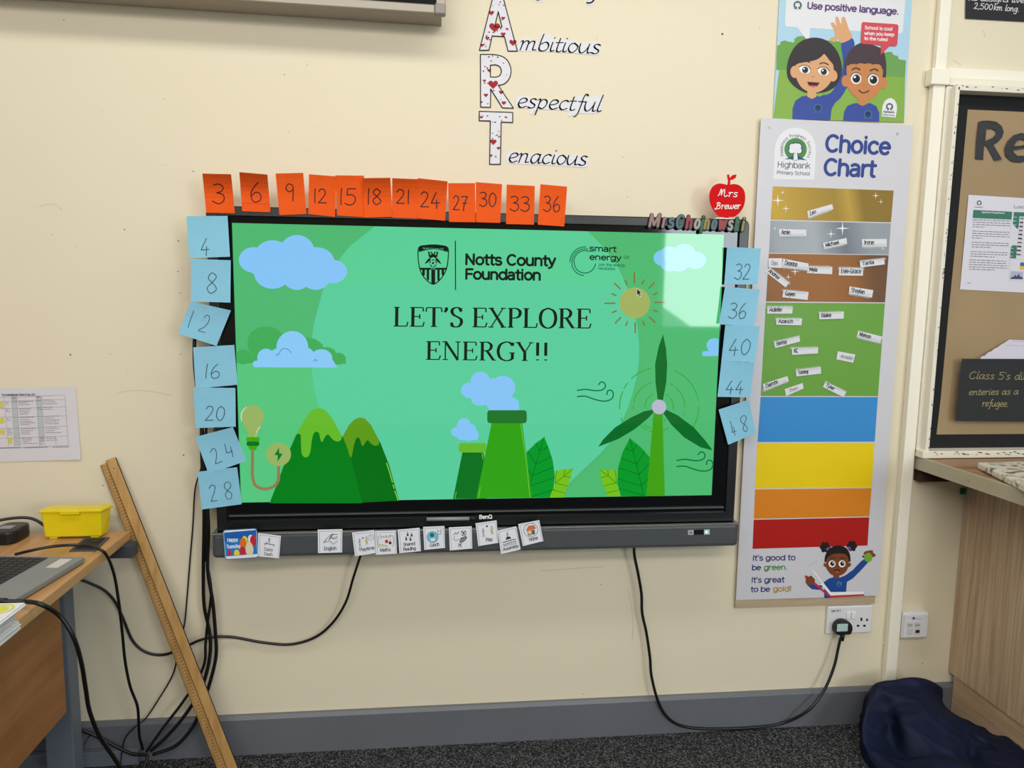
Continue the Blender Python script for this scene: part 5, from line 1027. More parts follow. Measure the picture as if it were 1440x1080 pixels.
# ------------------------------------------------------------------ sockets, plug and power cable
PW = mat('socket_white', (222, 222, 224), 0.3, 0.5); HO = mat('slot_black', (24, 24, 26), .6); 
S0, S1 = at(1164.5, 853, -.012), at(1225, 890, -.012); zt, zb = at(1190, 852.5, -.012).z, at(1190, 891, -.012).z
so = thing('wall_socket', ((S0.x+S1.x)/2, 0, zb), 'white double wall socket below the choice chart', 'socket')
MB().box((S0.x, -0.012, zb), (S1.x, 0, zt), PW, .004, 3).build('face_plate', so)
k9 = lambda *p: cr(p, 960, 720, 3.0)
for x0, x1 in ((690, 705), (712, 728)):
    p, r_ = at(*k9((x0, 420))[0], -.012), at(*k9((x1, 449))[0], -.012); MB().box((p.x, -.0165, r_.z), (r_.x, -.0115, p.z), mat('rocker_white', (230, 230, 232), .3), .002).build('rocker_switch', so)
for x, y, w_, h_ in ((754,453,8,14),(778,455,8,10),(740,480,11,8),(767,480,11,8)):
    a2 = Art(-.0123); a2.rect(*k9((x-w_/2, y-h_/2))[0], *k9((x+w_/2, y+h_/2))[0], HO, 1); a2.build('pin_slot', so)
a2 = Art(-.0123); a2.sans('DBH 34:5', 1168.5, 861, 1182.5, 860, 3.0, .42, CK, 1); a2.build('pen_mark', so)
pl = thing('power_plug', at(1181, 880, -.03), 'black plug with a pale label pushed into the double socket', 'plug')
pc = at(*k9((664, 480))[0], -.014); b_ = bmesh.new(); 
m = MB(); pr = [(math.cos(x*math.pi/10), math.sin(x*math.pi/10)) for x in range(20)]
BP = mat('plug_rubber', (22, 23, 24), .45)
m.prism([(pc.x + .031*x, -.013, pc.z + .029*y if y > -.5 else pc.z - .029*.72) for x, y in pr], (0, -.030, 0), BP, .006); m.build('body', pl)
lq = at(*k9((675, 489))[0], -.045); MB().box((lq.x-.019, -.0445, lq.z-.013), (lq.x+.019, -.042, lq.z+.013), mat('plug_label', (178, 206, 198), .4), .001).build('label_plate', pl)
MB().tube([(pc.x+.001, -.030, pc.z-.018), (pc.x+.001, -.030, pc.z-.045)], [.009, .006], BP, 10).build('strain_relief', pl)
CBL = mat('cable_black', (14, 14, 15), 0.38, 0.5)
def cable(pts, r, label, mat_=CBL, n=6, name='cable', cat='cable', group=None):
    """pts: (u, v, Y)"""
    P = [tuple(at(p[0], p[1], p[2])) if len(p) == 3 else tuple(p[3]) for p in pts]
    o_ = MB().tube([Vector(p) for p in catmull(P, n)], r, mat_, 8).build(name); return tag(o_, label, cat, group)
def fl2(u, v, z=.007, y=-.029):
    p = atz(u, v, z); return (u, v, p.y if p.y < y else y)
cable([(892,764,-.045),(892,780,-.042),(897,805,-.038),(902,835,-.035),(903,862,-.03),(909,890,-.03),(914,925,-.03),(916,950,-.032),(925,985,-.036),(938,1008,-.034),fl2(960,1021),fl2(1000,1025),fl2(1060,1023),fl2(1100,1017),(1135,1000,-.06),(1158,972,-.05),(1172,940,-.04),(1179,910,-.032),(1182,897,-.03)], .0048, 'black power cable looping from the screen down along the floor to the wall socket')
# data outlet
D0, D1 = at(1266, 862, -.03), at(1301, 899, -.03)
dx0 = at(1271.5, 880, -.034).x; dx1 = at(1304.5, 880, -.034).x; dz1 = at(1285, 864, -.034).z; dz0 = at(1285, 896.5, -.034).z
do = thing('data_outlet', ((dx0+dx1)/2, 0, dz0), 'white box shaped network outlet on the wall beside the wooden cabinet', 'outlet')
MB().box((dx0-.004, -.030, dz0-.004), (dx1+.003, 0, dz1+.004), PW, .004, 3).build('back_box', do); MB().box((dx0-.001, -.036, dz0), (dx1, -.028, dz1), PW, .003, 3).build('face_plate', do)
for i_ in (0, 1):
    for j_ in (0, 1):
        p = at(1279.3+10.2*i_, 878+9.4*j_, -.036); MB().box((p.x-.010, -.0385, p.z-.010), (p.x+.010, -.0355, p.z+.010), mat('module_white', (206, 206, 206), .4), .001).build('module', do)
        if i_ == 1 and j_ == 1: MB().box((p.x-.007, -.0395, p.z-.005), (p.x+.007, -.038, p.z+.005), HO).build('jack_port', do)
        if j_ == 0: MB().box((p.x-.008, -.0395, p.z-.003), (p.x+.008, -.038, p.z+.001), mat('clear_tag', (150, 152, 150), .3)).build('port_label', do)
a2 = Art(-.0363); a2.ell(1285, 869.5, 2.2, 1.9, mat('maker_blue', (92, 98, 170), .5), 1, 12); a2.line([(1288,870),(1295.5,870.6)], .8, mat('maker_grey', (160,160,170), .5), 1); a2.build('logo', do)
# ------------------------------------------------------------------ things on the notice board
LET = mat('black_sugar_paper', (58, 58, 61), .7, .3, var=.05, vscale=20); c8 = lambda *p: cr(p, 1280, 0, 4.5)
bnd = lambda u, v: -0.019 - .002*math.sin(u*.11+v*.07)
ar = Art(bnd); ar.slab(c8((432,772),(455,764),(500,763),(545,770),(580,798),(592,835),(582,870),(555,900),(528,918),(582,1008),(560,1012),(535,1018),(492,945),(478,920),(468,925),(462,1012),(436,1010),(412,1005),(420,890)), LET, .0012, 0, [c8((482,815),(515,813),(540,828),(542,850),(520,872),(476,892))])
tag(ar.build('board_letter'), 'large black paper capital letter R pinned on the brown notice board', 'letter', 'black title letters on the notice board')
ar = Art(bnd); ar.slab(c8((780,930),(775,890),(750,855),(705,840),(655,855),(615,895),(597,940),(605,985),(640,1020),(690,1030),(740,1020),(775,995),(755,968),(720,985),(680,985),(655,965),(652,950)), LET, .0012, 0, [c8((658,925),(672,895),(700,880),(728,890),(735,912),(700,922))])
tag(ar.build('board_letter'), 'large black paper small letter e at the right edge of the photo', 'letter', 'black title letters on the notice board')
# white information sheet
c7 = lambda *p: cr(p, 1280, 240, 6.75); SHW = mat('sheet_white', (218, 216, 224), .6, .3); TGN = mat('header_green', (58, 120, 100), .6, .3); TXT = mat('small_print', (110, 110, 122), .7, .2); RUL = mat('box_rule', (186, 186, 198), .7, .2)
ar = Art(lambda u, v: -.0175 - .0012*math.sin((v-274)*.03)); q = [(1362,274),(1532,284),(1524,416),(1350,407)]; ar.sheet(q, SHW, .0003, 6)
school_logo(ar, *c7((655,305))[0], 3.4, False, SHW, mat('emblem_dark', (86, 86, 100), .6)); ar.line(c7((612,345),(688,348)), .8, TXT, 2)
ar.poly(c7((600,372),(968,390),(962,464),(592,448)), TGN, 1); ar.sans('Significant People/Events', *c7((675,402))[0], *c7((898,412))[0], 2.6, .4, SHW, 3)
ar.sans('Local His', *c7((980,355))[0], *c7((1240,366))[0], 4.6, .5, mat('title_grey', (90, 90, 100), .6), 3)
ar.loop(c7((592,452),(960,466),(930,928),(560,912)), .35, RUL, 1); ar.loop(c7((948,838),(1240,850),(1240,1058),(940,1044)), .35, RUL, 1)
ar.poly(c7((984,392),(1240,402),(1238,444),(1038,434),(1004,834),(946,830)), TGN, 1)
rs = random.Random(6)
for x0, y0, n in ((598,466,4),(592,572,4),(585,678,3),(575,766,3),(566,846,5)):
    for k in range(n):
        y = y0+k*22; x1 = x0+ (350 if k < n-1 else rs.uniform(90, 260)); x = x0-k*1.5
        while x < x1:
            w_ = rs.uniform(14, 46); w_ = min(w_, x1-x); ar.line(c7((x, y+(x-x0)*.04), (x+w_, y+(x+w_-x0)*.04)), .85, TXT, 2, 0, False); x += w_+8
for k in range(11): ar.line(c7((985-k*4, 440+k*37), (1012-k*4, 441+k*37)), .7, SHW, 2)
for k in range(10): ar.line(c7((1030-k*3.5, 470+k*37), (1240, 480+k*37)), .25, RUL, 2); ar.line(c7((1044-k*4, 452+k*38), (1076-k*3, 455+k*38)), 2.2, mat('photo_dark', (70, 58, 62), .6) if k % 3 else TXT, 2, 0, False)
ar.poly(c7((1046,870),(1240,880),(1240,912),(1042,905)), mat('flag_blue', (50, 110, 176), .6), 2); ar.poly(c7((1042,905),(1240,912),(1240,945),(1040,938)), mat('flag_yellow', (226, 186, 60), .6), 2)
ar.poly(c7((956,952),(1072,960),(1068,1030),(948,1028)), mat('picture_sky', (176, 178, 206), .6), 2); ar.poly(c7((950,1028),(960,1012),(985,1005),(1000,985),(1012,1008),(1030,975),(1042,1005),(1070,1012),(1068,1030)), mat('picture_dark', (74, 68, 96), .6), 3)
ar.line(c7((545,1066),(575,1068)), .7, TXT, 2)
tag(ar.build('information_sheet'), 'white printed information sheet with green headings on the notice board', 'paper sheet')
# diary papers and the black caption card
PPW = mat('paper_white', (212, 208, 220), .7, .25); PRL = mat('paper_lines', (150, 146, 158), .7, .2)
for k in range(5):
    lab = ['back sheet of the fanned diary papers, lying highest behind the black caption card', 'second sheet of the fanned diary papers behind the caption card', 'third sheet of the fanned diary papers behind the caption card', 'fourth sheet of the fanned diary papers behind the caption card', 'front sheet of the fanned diary papers, lowest against the black caption card'][k]
    du = k*1.2; dv = k*4.6; q = [(1419-k*9.5, 477.5+k*5.8), (1540, 483+k*4.6), (1540, 560), (1370+k*.6, 512)]
    ar = Art(lambda u, v, k=k: -.0245 - .0022*k - .010*max(0, (1415-u)/60)**2*.4); ar.poly(q, PPW, 0); ar.sheet(q, PPW, .0004, 6)
    for j in range(4):
        a_, b2 = inq(q, .05, .05+j*.07), inq(q, .95, .05+j*.07); ar.line([a_, b2], .45, PRL, 1, 0, False)
    tag(ar.build('diary_paper'), lab, 'paper sheet', 'diary papers on the notice board')
BCD = mat('black_card', (48, 49, 51), .75, .25, var=.05, vscale=12); CHK = mat('chalk_yellow', (158, 150, 106), .8, .1)
ar = Art(lambda u, v: -.040 - .003*math.cos((u-1343)*.02)); ar.sheet([(1352.5,504.5),(1560,505),(1560,594),(1343.5,592)], BCD, .0006, 6)
ar.hand("Class 5's diary", 1362, 532.5, 1462, 534.5, 6.2, .9, CHK, 2, slant=.03); ar.hand("enteries as a", 1362, 555.5, 1432, 554.5, 5.4, .9, CHK, 2, slant=.03); ar.hand("refugee.", 1381, 571.5, 1418, 572, 5.8, .9, CHK, 2, slant=.03)
tag(ar.build('caption_card'), "black card with chalk writing about class 5's diary entries on the notice board", 'sign card')
ar = Art(-.004); ar.sheet([(1359,-60),(1490,-53),(1488,33),(1357.5,26)], mat('black_sign_card', (40, 40, 43), .6, .3), .003, 1)
CW2 = mat('chalk_white', (214, 214, 214), .8, .1); ar.hand("2,500", 1369, 12, 1396, 14, 5.0, 1.0, CW2, 2, slant=.04); ar.hand("km long.", 1397, 14, 1433, 16.5, 5.0, 1.0, CW2, 2, slant=.04); ar.hand("he designs live", 1362, 0.5, 1440, 4, 5.0, 1.0, CW2, 2, slant=.04)
tag(ar.build('caption_card'), 'black card with white handwriting on the wall above the notice board', 'sign card')

# ------------------------------------------------------------------ worktop, cabinet and what lies there
WT1 = wood('worktop_laminate', (134, 100, 68), (168, 130, 92), 'X', 10, .4); ALU = mat('edge_strip_metal', (186, 178, 158), .42, .5, metal=.15, var=.03, vscale=10)
ZW = .941
w = thing('worktop', (2.2, -.3, .90), 'brown worktop with a grey edge strip under the notice board', 'worktop')
MB().hexa([(1.450,-.001,.902),(1.482,-.70,.902),(3.3,-.70,.902),(3.3,-.001,.902),(1.450,-.001,ZW),(1.482,-.70,ZW),(3.3,-.70,ZW),(3.3,-.001,ZW)], WT1, .001).build('top_board', w)
MB().hexa([(1.440,-.001,.899),(1.472,-.70,.899),(1.482,-.70,.899),(1.450,-.001,.899),(1.440,-.001,ZW+.0015),(1.472,-.70,ZW+.0015),(1.482,-.70,ZW+.0015),(1.450,-.001,ZW+.0015)], ALU, .0012).build('edge_strip', w)
for u, v in ((1284.5,649),(1362,675.5)):
    x = 1.441; p = atx(u, v, 1.4425 if u < 1300 else 1.452); MB().cyl(p + Vector((.002,0,0)), p + Vector((-.0035,0,0)), .0035, mat('screw_steel', (190, 188, 182), .3, metal=.7), 12).build('screw', w)
MB().box((1.452, -.035, .858), (1.638, -.001, .8985), mat('dark_batten', (66, 44, 34), .8, var=.15, vscale=12)).build('support_batten', w)
OAK = wood('oak_laminate', (176, 148, 118), (206, 179, 149), 'Z', 26, .5, .035); OAK2 = wood('oak_plinth', (180, 150, 118), (202, 174, 142), 'Y', 24, .5, .04)
k_ = thing('wooden_cabinet', (2.1, -.3, 0), 'light oak effect cabinet under the worktop, its side facing the screen wall corner', 'cabinet')
XC = 1.642
MB().box((XC, -.64, .166), (XC+.018, -.003, .895), OAK, .0008).build('side_panel', k_)
MB().box((XC+.005, -.64, 0.0), (XC+.023, -.024, .163), OAK2, .0008).build('plinth', k_)
MB().box((XC+.018, -.63, .16), (3.2, -.004, .895), OAK).build('carcass', k_)
pg = at(1352.5, 690.5, -.005); MB().box((pg.x-.004, pg.y-.004, pg.z-.011), (XC+.0002, pg.y+.003, pg.z+.010), mat('green_tape', (22, 110, 60), .5)).build('tape_tab', k_)['label'] = 'tiny green tab under the worktop'
P1, P2_, P3 = atz(1373.5, 659, ZW+.002), atz(1440, 693, ZW+.002), atz(1440, 651, ZW+.024)
dl = (P2_ - P1).normalized(); P0 = atz(1374, 649.5, ZW+.024); dr = Vector((1, .035, 0)); 
lo = [P1, P1 + dl*.42, P1 + dl*.42 + dr*.42, P1 + dr*.42]
MB().prism([Vector((p.x, p.y, ZW+.002)) for p in lo], (0, 0, .021), marble('marble_card'), .004)
mf = MB().prism([Vector((p.x, p.y, ZW+.002)) for p in lo], (0, 0, .021), marble('marble_card'), .005); tag(mf.build('box_file'), 'flat box file with grey and white marble pattern lying on the worktop', 'box file')

# ------------------------------------------------------------------ teacher's desk on the left
BEE = wood('beech_laminate', (180, 134, 84), (201, 155, 104), 'Y', 9, .38, .06); BEE2 = wood('beech_panel', (146, 94, 50), (166, 112, 64), 'Y', 9, .5, .08); STL = mat('desk_steel', (104, 112, 122), .45, .45, var=.03, vscale=20)
ZD = .757; YD = min(-.024, atz(153, 747.5, ZD).y); XD = atz(180.5, 748.5, ZD).x
dk = thing('teacher_desk', (-1.7, -.8, 0), "teacher's beech effect desk with grey steel leg at the left of the photo", 'desk')
MB().box((-2.7, -1.55, ZD-.026), (XD, YD, ZD), BEE, .0015).build('desktop', dk)
pq = at(92, 930, -.30); xp = pq.x
zl_ = atx(94, 1001, xp)
MB().box((xp-.018, -1.5, zl_.z), (xp, zl_.y, ZD-.026), BEE2, .001).build('end_panel', dk)
l0, l1 = at(73, 1030, -.13), at(112, 1030, -.13)
lg = MB().box((l0.x, -.17, .048), (l1.x, -.115, ZD-.03), STL, .003); lo_ = lg.build('leg', dk)
f1 = atz(194, 1055, .05)
MB().box((-1.75, f1.y-.002, .002), (f1.x, min(f1.y+.058, -.026), .05), STL, .003).build('foot_bar', dk)
g1 = at(186, 785, YD-.05); MB().box((-1.45, YD-.05, min(g1.z, ZD-.05)), (g1.x, YD-.004, ZD-.0265), mat('beam_grey', (58, 62, 68), .6), .002).build('cross_beam', dk)
GR = mat('socket_graphite', (74, 76, 82), .6, .25); s0, s1, s2, s3 = atz(154.5, 756.5, ZD), atz(135, 775.5, ZD), atz(97, 776, ZD), atz(119, 757.5, ZD)
um = MB().prism([Vector((p.x, p.y, ZD)) for p in (s0, s1, s2, s3)], (0, 0, .003), GR, .0008); dsk = thing('desk_power_socket', (s2+s0)/2, 'dark grey power socket plate sunk into the desk beside the yellow box', 'socket')
um.build('frame_plate', dsk)
ctr = (s0+s1+s2+s3)/4; MB().prism([Vector((ctr.x+(p.x-ctr.x)*.74, ctr.y+(p.y-ctr.y)*.78, ZD+.0028)) for p in (s0, s1, s2, s3)], (0, 0, .0015), mat('socket_black', (34, 36, 42), .6, .25), .0005).build('outlet_insert', dsk)
for t in (.3, .66):
    p = s2*(1-t) + s0*t; MB().cyl((p.x, p.y, ZD+.004), (p.x, p.y, ZD+.0055), .012, mat('outlet_dark', (22, 23, 26), .5), 18).build('outlet', dsk)
# yellow box with a lid
YB = mat('yellow_plastic', (226, 202, 16), .35, .45); YB.node_tree.nodes['Principled BSDF'].inputs['Subsurface Weight'].default_value = .15; YB.node_tree.nodes['Principled BSDF'].inputs['Subsurface Radius'].default_value = (.02, .02, .01)
b0, b1 = atz(63, 757, ZD+.004), atz(142, 755.5, ZD+.004)
yf = b0.y; 
bx = thing('storage_box', ((b0.x+b1.x)/2, yf, ZD), 'small yellow plastic box with a lid on the desk against the wall', 'box')
BR_ = atz(153.5, 748, ZD+.004); yb_ = min(BR_.y, -.014); BL_x = BR_.x - (b1.x - b0.x)
def at_y(u, v, y): p = at(u, v, y); return (p.x, p.y, p.z)
yl = yf - .008; tl0, tr0 = at_y(53.5, 719, yl), at_y(142.5, 719, yl); zl0 = tl0[2]; tq_ = atz(159.5, 709.5, zl0); ybl = min(tq_.y, -.010); tr1 = (tq_.x, ybl, zl0); tl1 = (tr1[0] - (tr0[0]-tl0[0]), tr1[1], tr1[2])
low = [(b0.x,yf,ZD+.006),(b1.x,yf,ZD+.006),(BR_.x,yb_,ZD+.006),(BL_x,yb_,ZD+.006)]
top = [(tl0[0]+.004,yf-.004,zl0-.004),(tr0[0]-.004,yf-.004,zl0-.004),(tr1[0]-.004,ybl-.003,zl0-.004),(tl1[0]+.004,ybl-.003,zl0-.004)]
MB().hexa(low + top, YB, .004).build('body', bx)
for fx in (.06, .80):
    a_, b2 = Vector(low[0]).lerp(Vector(low[1]), fx), Vector(low[3]).lerp(Vector(low[2]), fx); s_ = Vector((.022, 0, 0)); a_ += Vector((0, .003, 0)); b2 += Vector((0, -.012, 0))
    MB().hexa([Vector((p.x, p.y, ZD+.0004)) for p in (a_, a_+s_, b2+s_, b2)] + [Vector((p.x, p.y, ZD+.010)) for p in (a_, a_+s_, b2+s_, b2)], YB, .002).build('foot', bx)
rim = [(tl0[0],yl,0),(tr0[0],yl,0),(tr1[0],ybl,0),(tl1[0],ybl,0)]
MB().hexa([(p[0], p[1], zl0-.007) for p in rim] + [(p[0], p[1], zl0+.002) for p in rim], YB, .003).build('lid', bx)
mid = (tl0[0]+tr0[0])/2; MB().box((mid-.026, yl-.004, zl0-.011), (mid+.026, yl+.003, zl0+.001), YB, .002).build('lid_tab', bx)
# black charger puck
c0 = atz(20, 758, ZD)
ad = thing('power_adaptor', (c0.x, c0.y, ZD), 'rounded black power adaptor with a coiled lead at the far left of the desk', 'adaptor')
pc_ = Vector((atz(16, 758, ZD).x, YD-.055, ZD)); rx = atz(45, 752, ZD).x - pc_.x
loop = [(pc_.x + rx*math.copysign(abs(math.cos(t*.2618))**.6, math.cos(t*.2618)), pc_.y + .052*math.copysign(abs(math.sin(t*.2618))**.6, math.sin(t*.2618)), ZD+.0005) for t in range(24)]
MB().prism(loop, (0, 0, .036), mat('adaptor_black', (24, 25, 27), .35), .006).build('body', ad)
MB().box((pc_.x-.022, pc_.y-.016, ZD+.036), (pc_.x+.012, pc_.y+.012, ZD+.0375), mat('sticker_grey', (150, 152, 160), .4)).build('sticker', ad)
MB().tube([Vector(p) for p in catmull([(pc_.x-.12,YD+(-.10+.024),ZD+.02),(pc_.x-.05,YD+(-.085+.024),ZD+.05),(pc_.x+.0,YD+(-.06+.024),ZD+.056),(pc_.x+.04,YD+(-.045+.024),ZD+.050),(pc_.x+.068,YD+(-.04+.024),ZD+.03),(pc_.x+.085,YD+(-.036+.024),ZD+.006)], 6)], .0042, CBL, 8).build('lead', ad)
# laptop
LS = mat('laptop_silver', (136, 138, 138), .42, .5, metal=.2, var=.02, vscale=60); KB = mat('key_black', (32, 33, 36), .5); 
A0, A1_, A2_ = atz(20, 781, ZD+.016), atz(119.5, 783, ZD+.016), atz(30, 842, ZD+.016)
ex = (A1_ - A0).normalized(); ey = Vector((-ex.y, ex.x, 0)) * -1                                   # ex along the far edge, ey towards the room
len_y = (A2_ - A1_).dot(ey); org = A1_; LP = lambda a_, b2, z=0.016: org + ex*a_ + ey*b2 + Vector((0, 0, ZD + z - org.z))
lt = thing('laptop', LP(-.15, .15, 0), 'open grey laptop with black keys on the desk at the left edge of the photo', 'laptop')
wx = .235
def plate(a0, a1, b0_, b1_, z0, z1, m, bev=.001): return MB().hexa([LP(a0,b0_,z0),LP(a1,b0_,z0),LP(a1,b1_,z0),LP(a0,b1_,z0),LP(a0,b0_,z1),LP(a1,b0_,z1),LP(a1,b1_,z1),LP(a0,b1_,z1)], m, bev)
plate(-wx, 0, 0, len_y, .002, .016, LS, .003).build('base', lt)
kb = plate(-wx+.02, -.088, .012, len_y-.012, .0158, .0164, KB, .0002).build('keyboard', lt)
KT = mat('key_top', (40, 41, 44), .55)
mk = MB()
for r_ in range(6):
    for c_ in range(14):
        a0 = -wx+.023 + r_*.0212; b0_ = .015 + c_*(len_y-.03)/14
        q = plate(a0, a0+.0185, b0_, b0_+(len_y-.03)/14-.0025, .0162, .0178, KT, .0006); n0 = len(mk.v); mk.v += q.v; mk.f += [[n0+i for i in f] for f in q.f]; mk.fm += [mk.mi(KT)]*len(q.f)
mk.build('keys', kb)
plate(-.078, -.006, len_y*.32, len_y*.66, .0159, .0162, mat('touchpad_grey', (126, 128, 128), .35), .0001).build('touchpad', lt)
plate(-.052, -.022, .018, .078, .0159, .0163, mat('label_white', (206, 204, 196), .5), .0001).build('asset_label', lt)
plate(-wx-.012, -wx+.002, .01, len_y-.01, .004, .02, mat('hinge_dark', (26, 27, 30), .4), .003).build('hinge', lt)
sd = plate(-wx-.016, -wx-.009, 0, len_y, .018, .22, LS, .002); sd.build('lid', lt)
# booklets
BK = mat('booklet_white', (226, 224, 226), .6, .3); YRN = mat('booklet_yellow', (214, 216, 60), .6); 
R0 = atz(0, 905, ZD); 
names = ['white booklet at the bottom of the pile on the desk corner', 'white booklet second from the bottom of the pile on the desk', 'white booklet third from the bottom of the pile on the desk', 'white booklet in the middle of the pile on the desk', 'white booklet third from the top of the pile on the desk', 'white booklet just below the top of the pile on the desk', 'white booklet with a yellow ring printed on it, topmost of the pile']
rs = random.Random(5); zc = ZD + .0004
e0, e1 = atz(22, 893, ZD+.01), atz(0, 912, ZD+.01)
edge = (e1 - e0).normalized(); inn = Vector((edge.y, -edge.x, 0)); inn = inn if inn.x < 0 else -inn
for k, lab in enumerate(names):
    th = .0085; off = rs.uniform(-.006, .006) + (-.012 if k == 6 else 0); rot = rs.uniform(-.05, .05)
    d_ = (edge + inn*rot).normalized(); n_ = Vector((d_.y, -d_.x, 0)); n_ = n_ if n_.x < 0 else -n_
    o0 = atz(24, 893, ZD) - edge*rs.uniform(.004, .012) + inn*(off+.002); mm = MB()
    for lv in range(5):                                                                     # loose leaves of the booklet
        z0 = zc + lv*th/5; j = rs.uniform(-.0025, .0025); p = o0 + n_*j - d_*rs.uniform(0, .003)
        mm.hexa([Vector((q.x, q.y, z0)) for q in (p, p+d_*.21, p+d_*.21+n_*.15, p+n_*.15)] + [Vector((q.x, q.y, z0+th/5*.8)) for q in (p, p+d_*.21, p+d_*.21+n_*.15, p+n_*.15)], BK)
    if k == 6:
        cc = o0 + d_*.028 + n_*.032
        for r0, r1, m_ in ((.024, .019, YRN), (.014, 0, YRN)):
            vv = []; 
            for t in range(20):
                a_ = t*math.pi/10; vv += [cc + (d_*math.cos(a_) + n_*math.sin(a_))*r0, cc + (d_*math.cos(a_) + n_*math.sin(a_))*r1]
            mm.add([Vector((q.x, q.y, zc+th+.0002)) for q in vv], [(2*t, 2*t+1, (2*t+3) % 40, (2*t+2) % 40) for t in range(20)], m_)
    tag(mm.build('booklet'), lab, 'booklet', 'booklets piled on the desk'); zc += th + .0006
# wall timetable
t1 = lambda *p: cr(p, 0, 530, 8.308); ar = Art(lambda u, v: -.0022 - .0035*max(0, (u-60)/54)*max(0, (v-600)/46)); q = [(-72,547),(106.3,543.4),(113.8,646.3),(-74,652)]
ar.sheet(q, mat('timetable_paper', (214, 211, 216), .7, .25), .0003, 6); RL = mat('table_rule', (140, 140, 146), .7); GC = mat('table_grey', (184, 190, 194), .7); HL = mat('highlighter', (214, 206, 36), .7)
ar.poly(t1((132,222),(192,220),(238,806),(170,812)), GC, 1); ar.poly(t1((422,218),(486,216),(522,798),(462,802)), GC, 1)
for y0, y1 in (((238),(210)),((282),(262)),((368),(350)),((468),(455)),((600),(575)),((712),(692)),((824),(800))): ar.line(t1((-200,y0+6),(240,y0-2),(760+(y0-220)*.07,y1)), .35, RL, 2, 0, False)
for xa, xb in ((40,100),(132,172),(192,238),(422,462),(486,524),(756,802)): ar.line(t1((xa,226),(xb,812)), .35, RL, 2, 0, False)
ar.line(t1((648,700),(655,800)), .35, RL, 2, 0, False)
ar.sans('Year 3 / 4 Timetable Spring 24', *t1((-190,222))[0], *t1((416,212))[0], 2.5, .5, CK, 3); ar.line(t1((20,222),(416,217)), .4, CK, 3)
for y, hs in ((290,4),(490,3),(620,3)):
    for k in range(hs): ar.line(t1((-10+k*2,y+k*22),(22+y*.05+k*2,y+k*22)), 2.0, HL, 2, 0, False)
for k in range(3): ar.line(t1((92+k*3,728+k*22),(148-k*6,727+k*22)), 2.4, HL, 2, 0, False)
rs = random.Random(2)
for x0, ys in ((215, (288,306,326,372,392,414,434,474,498,520,540,560,606,628,648,668,718,738,758,780)), (500, (276,298,322,360,384,466,488,510,532,554,592,614,638,660,708,728,748)), (58, (292,312,380,400,482,504,612,632,652,674)), (142, (236,252,290)), (430, (236,244,282,364,386,712,728,752))):
    for y in ys:
        x = x0+(y-288)*.09; x1 = x + (rs.uniform(90, 190) if x0 in (215, 500) else rs.uniform(36, 56))
        while x < x1-6:
            w_ = min(rs.uniform(12, 34), x1-x); ar.line(t1((x, y+(200-x)*.02), (x+w_, y+(200-x-w_)*.02)), .6, TXT, 3, 0, False); x += w_+6
for x0, x1 in ((-60,240),(270,560),(615,800)): ar.line(t1((x0,834-x0*.02),(x1,832-x1*.02)), .7, TXT, 3)
tag(ar.build('timetable'), 'white printed timetable sheet with yellow highlights on the wall above the desk', 'paper sheet')

